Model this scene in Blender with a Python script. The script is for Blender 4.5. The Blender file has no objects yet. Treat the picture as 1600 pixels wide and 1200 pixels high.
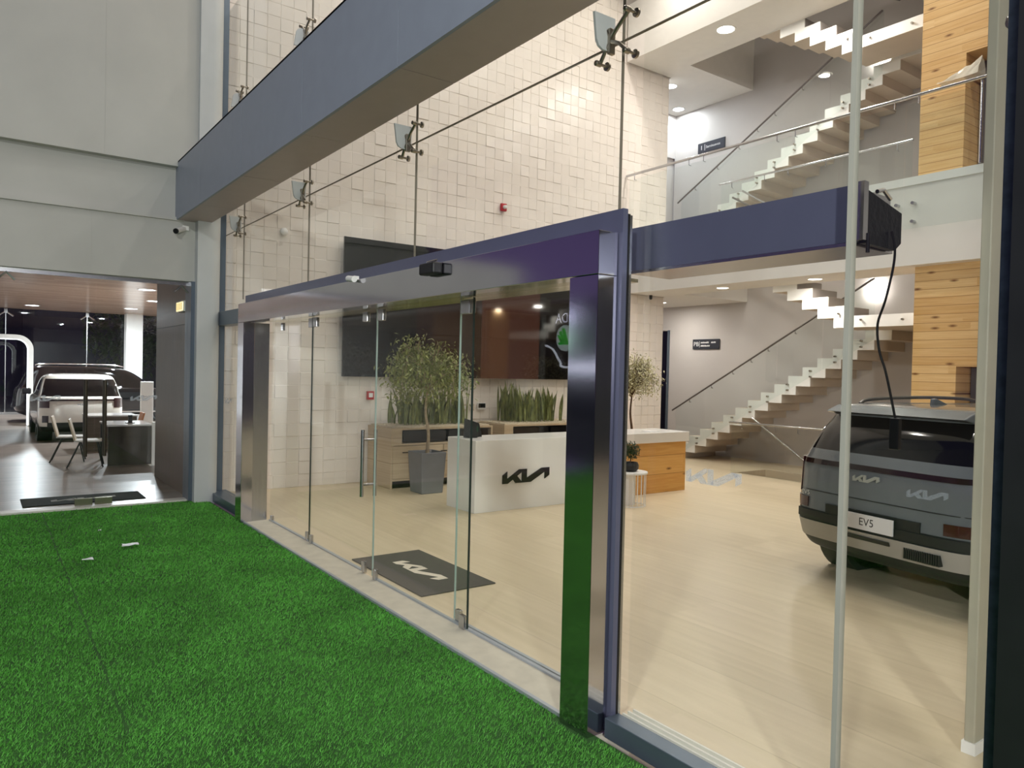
import bpy, math, random
import numpy as np
from mathutils import Matrix, Vector
random.seed(7); RNG = np.random.default_rng(7)
SC = bpy.context.scene
COL = SC.collection
PI = math.pi

# ------------------------------------------------------------------ helpers
def lin(c):
    return tuple(((x/255.0)/12.92 if x/255.0 <= .04045 else ((x/255.0+.055)/1.055)**2.4) for x in c)

class MB:
    """collects shapes, then becomes ONE mesh object"""
    def __init__(s): s.v = []; s.f = []
    def add(s, vs, fs):
        o = len(s.v); s.v += [tuple(map(float, p)) for p in vs]; s.f += [tuple(i+o for i in q) for q in fs]; return s
    def box(s, x0, x1, y0, y1, z0, z1):
        return s.add([(x0,y0,z0),(x1,y0,z0),(x1,y1,z0),(x0,y1,z0),(x0,y0,z1),(x1,y0,z1),(x1,y1,z1),(x0,y1,z1)],
                     [(0,3,2,1),(4,5,6,7),(0,1,5,4),(1,2,6,5),(2,3,7,6),(3,0,4,7)])
    def obox(s, c, size, m=None):
        c = Vector(c); h = [q/2 for q in size]; m = m or Matrix.Identity(3)
        vs = [c + m @ Vector((a*h[0], b*h[1], d*h[2])) for d in (-1,1) for (a,b) in ((-1,-1),(1,-1),(1,1),(-1,1))]
        return s.add(vs, [(0,3,2,1),(4,5,6,7),(0,1,5,4),(1,2,6,5),(2,3,7,6),(3,0,4,7)])
    def beam(s, a, b, w, h=None):
        a = Vector(a); b = Vector(b); d = b-a; L = d.length; x = d.normalized()
        up = Vector((0,0,1)) if abs(x.z) < .95 else Vector((0,1,0))
        y = up.cross(x).normalized(); z = x.cross(y)
        return s.obox((a+b)/2, (L, w, h or w), Matrix((x,y,z)).transposed())
    def tube(s, pts, r, n=10, cap=True):
        pts = [Vector(p) for p in pts]; rs = r if isinstance(r, (list,tuple)) else [r]*len(pts)
        base = len(s.v); prev = None; vs = []
        for i, p in enumerate(pts):
            t = (pts[min(i+1,len(pts)-1)] - pts[max(i-1,0)]).normalized()
            if prev is None:
                u = Vector((0,0,1)) if abs(t.z) < .9 else Vector((1,0,0))
                u = (u - t*u.dot(t)).normalized()
            else:
                u = (prev - t*prev.dot(t)).normalized()
            prev = u; w = t.cross(u)
            vs += [p + (u*math.cos(2*PI*k/n) + w*math.sin(2*PI*k/n))*rs[i] for k in range(n)]
        fs = [(i*n+k, i*n+(k+1)%n, (i+1)*n+(k+1)%n, (i+1)*n+k) for i in range(len(pts)-1) for k in range(n)]
        if cap: fs += [tuple(range(n-1,-1,-1)), tuple((len(pts)-1)*n+k for k in range(n))]
        return s.add(vs, fs)
    def lathe(s, prof, c=(0,0,0), n=24, m=None, cap=True):
        """prof: (radius, height) list, spun round local z"""
        m = m or Matrix.Identity(3); c = Vector(c); vs = []
        for r, h in prof:
            vs += [c + m @ Vector((r*math.cos(2*PI*k/n), r*math.sin(2*PI*k/n), h)) for k in range(n)]
        L = len(prof)
        fs = [(i*n+k, i*n+(k+1)%n, (i+1)*n+(k+1)%n, (i+1)*n+k) for i in range(L-1) for k in range(n)]
        if cap and prof[0][0] > 1e-5: fs.append(tuple(range(n-1,-1,-1)))
        if cap and prof[-1][0] > 1e-5: fs.append(tuple((L-1)*n+k for k in range(n)))
        return s.add(vs, fs)
    def prism(s, poly, O, U, V, d):
        """polygon in plane O + u U + v V, extruded by vector d"""
        O = Vector(O); U = Vector(U); V = Vector(V); d = Vector(d); n = len(poly)
        a = [O + U*p[0] + V*p[1] for p in poly]
        return s.add(a + [p+d for p in a], [tuple(range(n-1,-1,-1)), tuple(range(n,2*n))] + [(i,(i+1)%n,n+(i+1)%n,n+i) for i in range(n)])
    def build(s, name, mat, parent=None, local=False, smooth=None, bevel=0, seg=2):
        me = bpy.data.meshes.new(name); vs = s.v
        M = None
        if parent is not None and not local:
            M = wm(parent).inverted()
            vs = [tuple(M @ Vector(p)) for p in vs]
        off = None
        if parent is None and not local and vs:
            A = np.array(vs); lo = A.min(0); hi = A.max(0)
            off = ((lo[0]+hi[0])/2, (lo[1]+hi[1])/2, lo[2]); vs = (A - np.array(off)).tolist()
        me.from_pydata(vs, [], s.f); me.update()
        import bmesh
        bm = bmesh.new(); bm.from_mesh(me); bmesh.ops.recalc_face_normals(bm, faces=bm.faces); bm.to_mesh(me); bm.free()
        if smooth is not None:
            me.polygons.foreach_set('use_smooth', [True]*len(me.polygons)); me.set_sharp_from_angle(angle=math.radians(smooth))
        o = bpy.data.objects.new(name, me); COL.objects.link(o)
        if mat: me.materials.append(mat)
        if off: o.location = off
        if parent is not None: o.parent = parent
        if bevel:
            b = o.modifiers.new('soft_edges', 'BEVEL'); b.width = bevel; b.segments = seg; b.limit_method = 'ANGLE'; b.angle_limit = .6
        return o

def wm(o):
    M = Matrix.Translation(o.location) @ o.rotation_euler.to_matrix().to_4x4()
    return (wm(o.parent) @ M) if o.parent else M
def tag(o, label, cat, group=None):
    o['label'] = label; o['category'] = cat
    if group: o['group'] = group
    return o
def thing(name, label, cat, loc=(0,0,0), rz=0, group=None):
    o = bpy.data.objects.new(name, None); COL.objects.link(o); o.empty_display_size = .1
    o.location = loc; o.rotation_euler = (0,0,rz); return tag(o, label, cat, group)
def struct(o): o['kind'] = 'structure'; return o
def dup(root, loc, rz=None, label=None, group=None):
    r = root.copy(); COL.objects.link(r); r.location = loc
    if rz is not None: r.rotation_euler = (0,0,rz)
    if label: r['label'] = label
    if group: r['group'] = group
    for ch in list(root.children):
        c = ch.copy(); COL.objects.link(c); c.parent = r
        for g in list(ch.children):
            d = g.copy(); COL.objects.link(d); d.parent = c
    return r
def text_mb(txt, size, O, U, V, depth=.002, align='CENTER', space=1.0, mb=None):
    cu = bpy.data.curves.new('lettering', 'FONT'); cu.body = txt; cu.size = size; cu.align_x = align; cu.align_y = 'CENTER'
    cu.space_character = space; cu.resolution_u = 3
    o = bpy.data.objects.new('lettering', cu); me = bpy.data.meshes.new_from_object(o)
    U = Vector(U).normalized(); V = Vector(V).normalized(); N = U.cross(V); O = Vector(O)
    mb = mb or MB()
    mb.add([O + U*v.co.x + V*v.co.y + N*depth for v in me.vertices], [tuple(p.vertices) for p in me.polygons])
    bpy.data.objects.remove(o); bpy.data.meshes.remove(me); bpy.data.curves.remove(cu)
    return mb
# car maker's emblem: slanted joined strokes (unit: 24 wide, 5.6 high)
EMB = [[(0,.1),(2.0,.1),(2.3,.6),(2.3,5.0),(0,3.6)], [(1.3,.1),(2.6,.1),(9.4,4.3),(9.4,5.6),(8.3,5.6),(1.3,1.4)],
       [(4.2,2.6),(6.6,3.7),(10.0,.1),(6.6,.1)], [(9.7,.1),(12.2,.1),(12.2,5.6),(9.7,5.6)],
       [(11.2,.1),(14.2,.1),(23.4,4.9),(20.6,5.6),(19.8,5.6),(11.2,1.4)], [(21.5,1.0),(24,2.4),(24,5.6),(20,5.6),(21.5,4.0)]]
def emblem(mb, O, U, V, w, depth):
    """O: lower-left corner; U,V unit vectors; w: width in metres"""
    k = w/24.0; U = Vector(U)*k; V = Vector(V)*k
    N = U.cross(V).normalized()
    for i, p in enumerate(EMB): mb.prism(p, Vector(O)+N*(.0002*i), U, V, N*depth)
    return mb

# ------------------------------------------------------------------ materials
MATS = {}
def mat(name, rgb, rough=.5, metal=0, spec=.5, vary=.06, scale=6, bump=0, bscale=40, emit=None, estr=0, coat=0, stretch=None, alpha=1):
    m = bpy.data.materials.new(name); m.use_nodes = True; MATS[name] = m
    nt = m.node_tree; b = nt.nodes['Principled BSDF']; L = nt.links.new
    c = lin(rgb)
    b.inputs['Roughness'].default_value = rough; b.inputs['Metallic'].default_value = metal
    b.inputs['Specular IOR Level'].default_value = spec; b.inputs['Coat Weight'].default_value = coat
    b.inputs['Base Color'].default_value = (*c,1); b.inputs['Coat Roughness'].default_value = .03
    tc = nt.nodes.new('ShaderNodeTexCoord'); mp = nt.nodes.new('ShaderNodeMapping'); L(tc.outputs['Object'], mp.inputs['Vector'])
    if stretch: mp.inputs['Scale'].default_value = stretch
    if vary:
        n = nt.nodes.new('ShaderNodeTexNoise'); n.inputs['Scale'].default_value = scale; n.inputs['Detail'].default_value = 5
        L(mp.outputs[0], n.inputs['Vector'])
        r = nt.nodes.new('ShaderNodeMapRange'); r.inputs['To Min'].default_value = 1-vary; r.inputs['To Max'].default_value = 1+vary
        r.inputs['From Min'].default_value = .3; r.inputs['From Max'].default_value = .7
        L(n.outputs['Fac'], r.inputs['Value'])
        x = nt.nodes.new('ShaderNodeMix'); x.data_type = 'RGBA'; x.blend_type = 'MULTIPLY'; x.inputs['Factor'].default_value = 1
        x.inputs['A'].default_value = (*c,1); L(r.outputs[0], x.inputs['B']); L(x.outputs['Result'], b.inputs['Base Color'])
    if bump:
        n2 = nt.nodes.new('ShaderNodeTexNoise'); n2.inputs['Scale'].default_value = bscale; n2.inputs['Detail'].default_value = 3
        L(mp.outputs[0], n2.inputs['Vector']); bp = nt.nodes.new('ShaderNodeBump'); bp.inputs['Strength'].default_value = bump
        bp.inputs['Distance'].default_value = .01; L(n2.outputs['Fac'], bp.inputs['Height']); L(bp.outputs[0], b.inputs['Normal'])
    if emit is not None:
        b.inputs['Emission Color'].default_value = (*lin(emit),1); b.inputs['Emission Strength'].default_value = estr
    return m
def glass_mat(name, tint, refl=1.0, rough=0):
    """thin architectural pane: see-through plus a Fresnel mirror"""
    m = bpy.data.materials.new(name); m.use_nodes = True; nt = m.node_tree; nt.nodes.clear(); L = nt.links.new
    out = nt.nodes.new('ShaderNodeOutputMaterial'); mx = nt.nodes.new('ShaderNodeMixShader')
    t = nt.nodes.new('ShaderNodeBsdfTransparent'); g = nt.nodes.new('ShaderNodeBsdfGlossy'); f = nt.nodes.new('ShaderNodeFresnel')
    t.inputs[0].default_value = (*tint,1); g.inputs['Roughness'].default_value = rough; f.inputs['IOR'].default_value = 1.5
    geo = nt.nodes.new('ShaderNodeNewGeometry'); inv = nt.nodes.new('ShaderNodeMix'); inv.data_type = 'FLOAT'
    L(geo.outputs['Backfacing'], inv.inputs['Factor']); inv.inputs['A'].default_value = 1.5; inv.inputs['B'].default_value = 1/1.5
    # keep the same reflectance from either side of a face
    L(inv.outputs[0], f.inputs['IOR'])
    mu = nt.nodes.new('ShaderNodeMath'); mu.operation = 'MULTIPLY'; mu.inputs[1].default_value = refl; mu.use_clamp = True
    L(f.outputs[0], mu.inputs[0]); L(mu.outputs[0], mx.inputs[0]); L(t.outputs[0], mx.inputs[1]); L(g.outputs[0], mx.inputs[2])
    L(mx.outputs[0], out.inputs[0]); MATS[name] = m; return m
def plank_mat(name, c1, c2, gapc, pw, axis_along, axis_across, rough=.45, spec=.4, grain=1, knots=False, length=2.4, coat=0):
    """boards pw wide; axes are object-space letters"""
    m = bpy.data.materials.new(name); m.use_nodes = True; MATS[name] = m; nt = m.node_tree; b = nt.nodes['Principled BSDF']; L = nt.links.new
    N = nt.nodes.new
    tc = N('ShaderNodeTexCoord'); sp = N('ShaderNodeSeparateXYZ'); L(tc.outputs['Object'], sp.inputs[0])
    def math_(op, a, bb=None):
        q = N('ShaderNodeMath'); q.operation = op
        for i, v in enumerate((a, bb)):
            if v is None: continue
            if isinstance(v, (int,float)): q.inputs[i].default_value = v
            else: L(v, q.inputs[i])
        return q.outputs[0]
    A = sp.outputs[axis_along]; B = sp.outputs[axis_across]
    row = math_('DIVIDE', B, pw); fl = math_('FLOOR', row); fr = math_('SUBTRACT', row, fl)
    wn = N('ShaderNodeTexWhiteNoise'); wn.noise_dimensions = '1D'; L(fl, wn.inputs['W'])
    al = math_('ADD', math_('DIVIDE', A, length), wn.outputs['Value']); al_f = math_('FLOOR', al)
    wn2 = N('ShaderNodeTexWhiteNoise'); wn2.noise_dimensions = '2D'; cb = N('ShaderNodeCombineXYZ'); L(fl, cb.inputs[0]); L(al_f, cb.inputs[1]); L(cb.outputs[0], wn2.inputs['Vector'])
    cv = N('ShaderNodeCombineXYZ'); L(math_('MULTIPLY', A, .9*grain), cv.inputs[0]); L(math_('MULTIPLY', B, 14*grain), cv.inputs[1]); L(math_('MULTIPLY', wn2.outputs['Value'], 37.0), cv.inputs[2])
    ns = N('ShaderNodeTexNoise'); ns.inputs['Scale'].default_value = 2.2; ns.inputs['Detail'].default_value = 6; ns.inputs['Distortion'].default_value = .4; L(cv.outputs[0], ns.inputs['Vector'])
    fac = math_('ADD', math_('MULTIPLY', ns.outputs['Fac'], .75), math_('MULTIPLY', wn2.outputs['Value'], .3))
    cr = N('ShaderNodeValToRGB'); L(fac, cr.inputs[0]); cr.color_ramp.elements[0].position = .25; cr.color_ramp.elements[1].position = .8
    cr.color_ramp.elements[0].color = (*lin(c1),1); cr.color_ramp.elements[1].color = (*lin(c2),1)
    gap = math_('LESS_THAN', math_('ABSOLUTE', math_('SUBTRACT', fr, .5)), .5 - .0035/pw)
    mx = N('ShaderNodeMix'); mx.data_type = 'RGBA'; L(gap, mx.inputs['Factor']); mx.inputs['A'].default_value = (*lin(gapc),1); L(cr.outputs[0], mx.inputs['B'])
    res = mx.outputs['Result']
    if knots:
        vc = N('ShaderNodeCombineXYZ'); L(math_('MULTIPLY', A, .95), vc.inputs[0]); L(math_('MULTIPLY', B, 2.9), vc.inputs[1])
        vo = N('ShaderNodeTexVoronoi'); vo.voronoi_dimensions = '2D'; vo.inputs['Scale'].default_value = 1.0; vo.inputs['Randomness'].default_value = 1; L(vc.outputs[0], vo.inputs['Vector'])
        k = N('ShaderNodeMapRange'); k.inputs['From Min'].default_value = .015; k.inputs['From Max'].default_value = .075; L(vo.outputs['Distance'], k.inputs['Value'])
        m2 = N('ShaderNodeMix'); m2.data_type = 'RGBA'; L(k.outputs[0], m2.inputs['Factor']); m2.inputs['A'].default_value = (*lin((128,84,42)),1); L(res, m2.inputs['B']); res = m2.outputs['Result']
    L(res, b.inputs['Base Color']); b.inputs['Roughness'].default_value = rough; b.inputs['Specular IOR Level'].default_value = spec; b.inputs['Coat Weight'].default_value = coat; b.inputs['Coat Roughness'].default_value=.15
    return m

GLASS = glass_mat('clear_glass', (.985,.993,.986), .75)
DOORGLASS = glass_mat('door_glass', (.975,.988,.978), .42)
RAILGLASS = glass_mat('balustrade_glass', (.965,.985,.98), .8)
FROST = mat('frosted_vinyl', (196,200,205), .6, vary=.02)
def frost_film():
    m = bpy.data.materials.new('frosted_film'); m.use_nodes = True; nt = m.node_tree; b = nt.nodes['Principled BSDF']
    out = nt.nodes['Material Output']; t = nt.nodes.new('ShaderNodeBsdfTransparent'); mx = nt.nodes.new('ShaderNodeMixShader'); mx.inputs[0].default_value = .42
    n = nt.nodes.new('ShaderNodeTexNoise'); n.inputs['Scale'].default_value = 60; r = nt.nodes.new('ShaderNodeMapRange'); r.inputs['To Min'].default_value=.28; r.inputs['To Max'].default_value=.38
    nt.links.new(n.outputs['Fac'], r.inputs['Value']); nt.links.new(r.outputs[0], mx.inputs[0])
    b.inputs['Base Color'].default_value = (*lin((205,210,216)),1); b.inputs['Roughness'].default_value = .7
    nt.links.new(t.outputs[0], mx.inputs[1]); nt.links.new(b.outputs[0], mx.inputs[2]); nt.links.new(mx.outputs[0], out.inputs[0]); return m
FILM = frost_film()
STEEL = mat('brushed_steel', (190,190,192), .24, 1, vary=.05, scale=30, stretch=(1,1,.05))
MIRROR = mat('polished_portal_steel', (200,198,205), .11, 1, vary=.03, scale=3, bump=.02, bscale=2.5)
CHROME = mat('chrome', (215,215,215), .15, 1, vary=.02)
DKSTEEL = mat('dull_cast_steel', (168,160,148), .3, 1, vary=.08)
FASCIA = mat('blue_grey_composite', (102,104,128), .3, .35, vary=.03)
FRAME = mat('grey_blue_aluminium', (98,110,122), .35, .45, vary=.04)
BEAMM = mat('slate_grey_aluminium_panel', (142,149,162), .45, .12, vary=.03)
SOFFITP = mat('bounce_lightened_soffit', (178,164,158), .45, .2, vary=.03)  # lighter than the beam front: missing bounce light put into the colour
BEAMGAP = mat('dark_joint', (46,50,58), .8, vary=0.02)
WALLG = mat('light_grey_render', (186,185,178), .75, vary=.05, scale=1.2)
COLUMN = mat('grey_white_paint', (190,193,192), .5, vary=.04, scale=2)
WHITE = mat('white_paint', (238,236,232), .55, vary=.02)
SOFFIT = mat('soffit_white', (232,228,222), .6, vary=.02)
STAIRWALL = mat('stair_wall_grey', (198,192,188), .7, vary=.04, scale=1.5)
TILE = mat('white_relief_tile', (238,229,220), .3, vary=.03, scale=3)
STONE = mat('beige_threshold_stone', (205,198,180), .5, vary=.07, scale=9)
BLACK = mat('black_plastic', (16,16,17), .45, vary=.1)
RUBBER = mat('black_rubber', (18,18,18), .7, vary=.1)
SCREEN = mat('screen_glass', (7,6,7), .06, spec=.6, vary=.15, scale=.6)
SCREENB = mat('brown_reflection_glow', (9,6,6), .06, spec=.6, vary=.15, scale=.6, emit=(120,64,44), estr=.2)  # emission stands in for a brown reflection on the panels
SCREENR = mat('red_reflection_glow', (8,6,6), .06, spec=.6, vary=.15, scale=.6, emit=(92,48,44), estr=.08)  # dimmer reddish part of the same painted reflection
INK = mat('black_lettering', (14,14,16), .35, vary=.05)
WHITEP = mat('white_lettering', (235,235,235), .5, vary=.02)
QUARTZ = mat('white_quartz', (236,234,230), .25, vary=.02, scale=3)
OAK = plank_mat('pale_oak', (180,158,128), (206,188,160), (140,118,90), .4, 'Y', 'Z', .5)
PINE = plank_mat('pine_cladding', (214,166,102), (240,204,146), (168,120,66), .125, 'X', 'Z', .45, knots=True)
PINED = plank_mat('honey_pine_desk', (206,146,72), (232,182,108), (150,98,44), .3, 'Y', 'Z', .4, knots=True)
DKWOOD = plank_mat('dark_wood_wall', (74,58,50), (108,88,76), (40,30,26), 1.1, 'Z', 'X', .35)
DKFLOOR = plank_mat('dark_plank_floor', (104,92,86), (150,136,126), (60,50,46), .16, "Y", "X", .3, spec=.6)
CEILWOOD = plank_mat('wood_slat_ceiling', (176,146,128), (212,182,160), (120,92,78), .2, 'Y', 'X', .25, spec=.5)
WALNUT = plank_mat('walnut_desk', (70,60,52), (104,92,80), (60,50,42), .9, 'Y', 'Z', .3)
FLOORM = plank_mat('cream_vinyl_floor', (206,190,160), (224,208,180), (200,184,154), .6, 'X', 'Y', .38, spec=.45, grain=.5, length=3.0)
CONC = mat('stair_concrete', (206,192,174), .7, vary=.04, scale=3)
POT = mat('grey_stone_pot', (120,122,126), .5, vary=.06)
GRAVEL = mat('cream_gravel', (208,194,170), .9, vary=.25, scale=60, bump=.8, bscale=70)
BARK = mat('pale_bark', (172,152,124), .8, vary=.2, scale=30, bump=.4)
BARKD = mat('brown_bark', (104,82,62), .85, vary=.2, scale=30, bump=.4)
LEAF = mat('ficus_leaf', (132,138,76), .45, vary=.4, scale=9)
LEAFP = mat('variegated_leaf', (196,190,150), .5, vary=.35, scale=14)
LEAFD = mat('dark_green_leaf', (48,72,40), .5, vary=.3, scale=20)
SNAKE = mat('snake_plant_leaf', (116,122,70), .45, vary=.6, scale=9, stretch=(3,3,1))
MATM = mat('charcoal_doormat', (92,88,82), .95, vary=.08, scale=40, bump=.6, bscale=260)
MATD = mat('dark_doormat', (44,46,44), .95, vary=.1, scale=40, bump=.6, bscale=260)
MATL = mat('cream_mat_print', (226,216,198), .95, vary=.05, bump=.4, bscale=260)
RED = mat('alarm_red', (178,34,34), .4, vary=.05)
LAMP = mat('lit_diffuser', (255,255,255), .5, vary=0, emit=(255,246,232), estr=9)
LAMPC = mat('lit_cool_diffuser', (255,255,255), .5, vary=0, emit=(240,247,255), estr=9)
CABLE = mat('black_cable', (22,20,20), .6, vary=.1)
TURF = mat('turf_backing', (52,98,38), .95, vary=.3, scale=3, bump=.8, bscale=150)
P_MEZZ,P_UP,P_COOL,P_ATR,P_LEFT,P_FL1,P_FL2,P_FINFILL,W_STR,EXPO = 31,64,34,38,290,390,110,400,.9,0

# ------------------------------------------------------------------ camera
cam = bpy.data.cameras.new('camera'); cam.sensor_width = 36; cam.lens = 1156.2175*36/1600; cam.clip_end = 300; cam.clip_start = .05
co = bpy.data.objects.new('camera', cam); COL.objects.link(co)
R_ = Matrix(((.5871975,.8091249,.0227169),(-.0277113,-.0079536,.9995843),(.8089692,-.5875829,.0177516))).transposed()
co.matrix_world = Matrix.Translation((0,0,1.9)) @ R_.to_4x4(); SC.camera = co

# ------------------------------------------------------------------ the setting
XT = -11.35                       # tiled wall
# showroom floor with the stairwell left open
f = MB()
for (a,b,c,d) in ((-16,6,2.93,12.15),(-16,-9.15,12.15,13.1),(-5.5,6,12.15,13.1),(-16,6,13.1,14.4)): f.box(a,b,c,d,-.25,0)
struct(f.build('floor', FLOORM))
struct(MB().box(-10.95,5,-7,2.66,-.3,-.012).build('ground', TURF))
th = MB().box(-9.28,-2.86,2.66,2.93,-.2,.0)
struct(th.build('trim_1', STONE))
struct(MB().box(-9.28,-2.86,2.635,2.66,-.2,.008).build('trim_2', mat('pale_edge_strip',(176,182,188),.4,.3,vary=.05)))
# turf blades
def turf():
    C0 = np.array([0.,0.])
    x = RNG.uniform(-10.9,1.0,1000000); y = RNG.uniform(-4.5,2.63,1000000)
    d = np.hypot(x,y); ang = np.degrees(np.arctan2(y,-x))
    keep = (d > 1.6) & (ang > -32) & (RNG.uniform(0,1,x.size) < np.clip(4.2/d,0,1))
    keep &= ~((x > -3.12) & (y > 2.57) & (x < -2.8))
    # the seam between the two rolls of turf
    sx = -9.3 + (y-.2)*0 ; seam = np.abs(y-.66+.006*(x+5)) < .007
    keep &= ~(seam & (x < -4.2))
    x, y = x[keep], y[keep]; n = x.size; d = np.hypot(x,y)
    h = RNG.uniform(.012,.023,n); a = RNG.uniform(0,2*PI,n); w = RNG.uniform(.0014,.0026,n)*np.clip(d/3.8,1,2.4)
    lean = RNG.uniform(.2,1.1,n)*h; la = RNG.normal(.8,1.1,n)
    V = np.zeros((n,3,3))
    V[:,0] = np.stack([x-np.cos(a)*w, y-np.sin(a)*w, np.full(n,-.012)],1)
    V[:,1] = np.stack([x+np.cos(a)*w, y+np.sin(a)*w, np.full(n,-.012)],1)
    V[:,2] = np.stack([x+np.cos(la)*lean, y+np.sin(la)*lean, h-.012],1)
    me = bpy.data.meshes.new('grass'); me.vertices.add(3*n); me.vertices.foreach_set('co', V.reshape(-1))
    me.loops.add(3*n); me.loops.foreach_set('vertex_index', np.arange(3*n,dtype=np.int32))
    me.polygons.add(n); me.polygons.foreach_set('loop_start', np.arange(0,3*n,3,dtype=np.int32)); me.update(); me.validate()
    me.materials.append(MATS['turf_blade'])
    o = bpy.data.objects.new('grass', me); COL.objects.link(o); o['kind'] = 'stuff'
    tag(o, 'short bright green artificial turf covering the forecourt', 'turf')
mat('turf_blade', (98,174,70), .6, spec=.3, vary=.22, scale=1.7)
turf()

# left building wall (faces +X) above its glazed opening
w = MB(); w.box(-11.2,-10.95,-.35,2.45,3.86,4.56)
struct(w.build('wall_left', WALLG))
struct(MB().box(-11.2,-10.82,-.35,2.45,4.56,12).build('wall_left_upper', WALLG))
struct(MB().box(-11.2,-10.9,-.35,2.45,3.03,3.86).build('wall_left_lintel', WALLG))
struct(MB().box(-11.2,-10.95,-2.9,-.35,3.03,3.8).build('wall_left_end', WALLG))
struct(MB().box(-10.9,-10.865,-.35,2.3,3.84,3.885).build('trim_3', WALLG))
for i,(yy,z0,z1) in enumerate(((1.33,4.57,12),(.0,4.57,12),(1.2,3.05,3.82))):
    struct(MB().box(-10.94 if z0<4 else -10.9,-10.898 if z0<4 else -10.818,yy-.004,yy+.004,z0,z1).build('trim_%d'%(4+i), WALLG))
# corner column, half-rounded towards the glass
cm = MB(); prof = [(-11.0,2.45),(-10.74,2.45),(-10.74,2.62)] + [(-10.9+.16*math.cos(t),2.62+.16*math.sin(t)) for t in np.linspace(.15,PI/2,8)] + [(-11.0,2.78)]
cm.prism(prof,(0,0,-.05),(1,0,0),(0,1,0),(0,0,12))
struct(cm.build('column', COLUMN, smooth=40))
struct(MB().box(-11.2,-10.86,2.40,2.45,0,3.03).build('trim_7', FRAME))
struct(MB().box(-11.35,-10.93,2.78,2.87,0,12).build('trim_8', FRAME))
# tiled wall behind the reception: raised square tiles
def tiles():
    m = MB(); s = .2; ny = 47; nz = 48; Y0 = 2.93
    m.box(XT-.3, XT-.02, Y0-.1, 12.32, 0, 10)
    for j in range(nz):
        for i in range(ny):
            y0 = Y0 + i*s; z0 = j*s; d = random.choice((.012,.013,.015,.017,.020)); e = .006
            t = [random.uniform(-.004,.004) for _ in range(2)]
            c = [(y0,z0),(y0+s,z0),(y0+s,z0+s),(y0,z0+s)]; ii = [(y0+e,z0+e),(y0+s-e,z0+e),(y0+s-e,z0+s-e),(y0+e,z0+s-e)]
            q = [(a - y0 - s/2)/s*2*t[0] + (b - z0 - s/2)/s*2*t[1] for a,b in ii]
            m.add([(XT-.004,a,b) for a,b in c] + [(XT+d+k-.012,a,b) for (a,b),k in zip(ii,q)], [(4,5,6,7),(0,1,5,4),(1,2,6,5),(2,3,7,6),(3,0,4,7)])
    m.box(XT-.02,XT+.012,Y0+ny*s,12.32,0,9.6)
    return m.build('wall_tiled', TILE)
struct(tiles())
# back wall and corridor walls
YB = 14.3
bw = MB(); bw.box(-12.9,6,YB,YB+.25,-2.6,10); bw.box(-14.2,-12.9,YB,YB+.25,3.02,4.75); bw.box(-14.2,-13.5,YB,YB+.25,0,3.02)
struct(bw.build('wall_back', STAIRWALL))
cw = MB(); cw.box(-13.1,-12.88,12.6,13.2,4.75,8.5); cw.box(-13.1,-12.88,13.2,14.35,7.35,8.5); cw.box(-13.1,-12.95,12.6,14.35,4.75,7.35)
struct(cw.build('wall_corridor', STAIRWALL))
struct(MB().box(-16,-13.6,12.3,14.3,0,3.6).build('wall_corridor_end', STAIRWALL))
dm = mat('dark_room', (52,50,52), .5, vary=.1)
struct(MB().box(-20,-8,17,17.1,-.2,3.6).box(-20,-8,14.55,17,3.6,3.7).box(-20,-19.9,14.55,17,-.2,3.6).box(-8.1,-8,14.55,17,-.2,3.6).box(-20,-8,14.55,17,-.3,-.2).build('wall_store', dm))
struct(MB().box(-12.96,-12.9,YB-.03,YB+.02,0,3.02).build('door_2', FRAME))
# side walls: far right of the showroom (out of view, closes the room)
struct(MB().box(6,6.2,2.9,14.5,0,10).build('wall_right', mat('dark_side_glazing',(70,76,82),.4,vary=.1)))
# mezzanine slabs (first floor 3.6-4.75, second floor soffit 8.42)
def slab(name, z0, z1, yf, m):
    s = MB()
    for (a,b,c,d) in ((XT+.05,6,yf,12.15),(-16,-10.6,12.34,YB),(XT+.05,-10.6,12.15,12.34),(-5.5,6,12.15,YB)): s.box(a,b,c,d,z0,z1)
    return struct(s.build(name, m))
slab('ceiling_mezzanine', 3.6, 4.82, 11.22, SOFFIT)
slab('ceiling_upper', 8.42, 9.6, 11.0, SOFFIT)
struct(MB().box(-16,6,2.9,YB,10,10.2).build('ceiling', WHITE))
struct(MB().box(XT+.05,6,11.19,11.22,4.78,4.9).build('trim_9', WHITE))
# lift tower clad in pine, lift doors recessed
def tower():
    s = MB()
    x0,x1,y0,y1 = -5.5,-2.4,11.45,12.1
    for (z0,z1,zd) in ((0,3.6,2.11),(4.82,8.42,6.6)):
        s.box(x0,-4.88,y0,y1,z0,z1); s.box(-4.88,x1,y0,y1,zd,z1); s.box(-3.7,x1,y0,y1,z0,zd)
        s.box(-4.88,-3.7,y1-.12,y1,z0,zd)
    return struct(s.build('wall_lift_tower', PINE))
tower()
sd = mat('lift_door_steel', (120,122,126), .3, .9, vary=.05)
for k,(z0,z1) in enumerate(((0,2.1),(4.83,6.58))):
    a = struct(MB().box(-4.86,-4.3,11.9,11.96,z0+.01,z1).build('door_%d'%(3+k), sd))
    MB().box(-4.29,-3.72,11.9,11.96,z0+.01,z1).build('door_leaf', sd, a)
# slim steel post just inside the glass on the far right
ip = MB(); ip.box(-1.66,-1.61,4.12,4.42,0,8.4)
struct(ip.build('column_steel_post', mat('beige_grey_post',(176,170,152),.5,vary=.04), bevel=.006))
struct(MB().box(-1.668,-1.602,4.11,4.43,0,.06).build('baseboard_right', WHITE))

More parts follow.
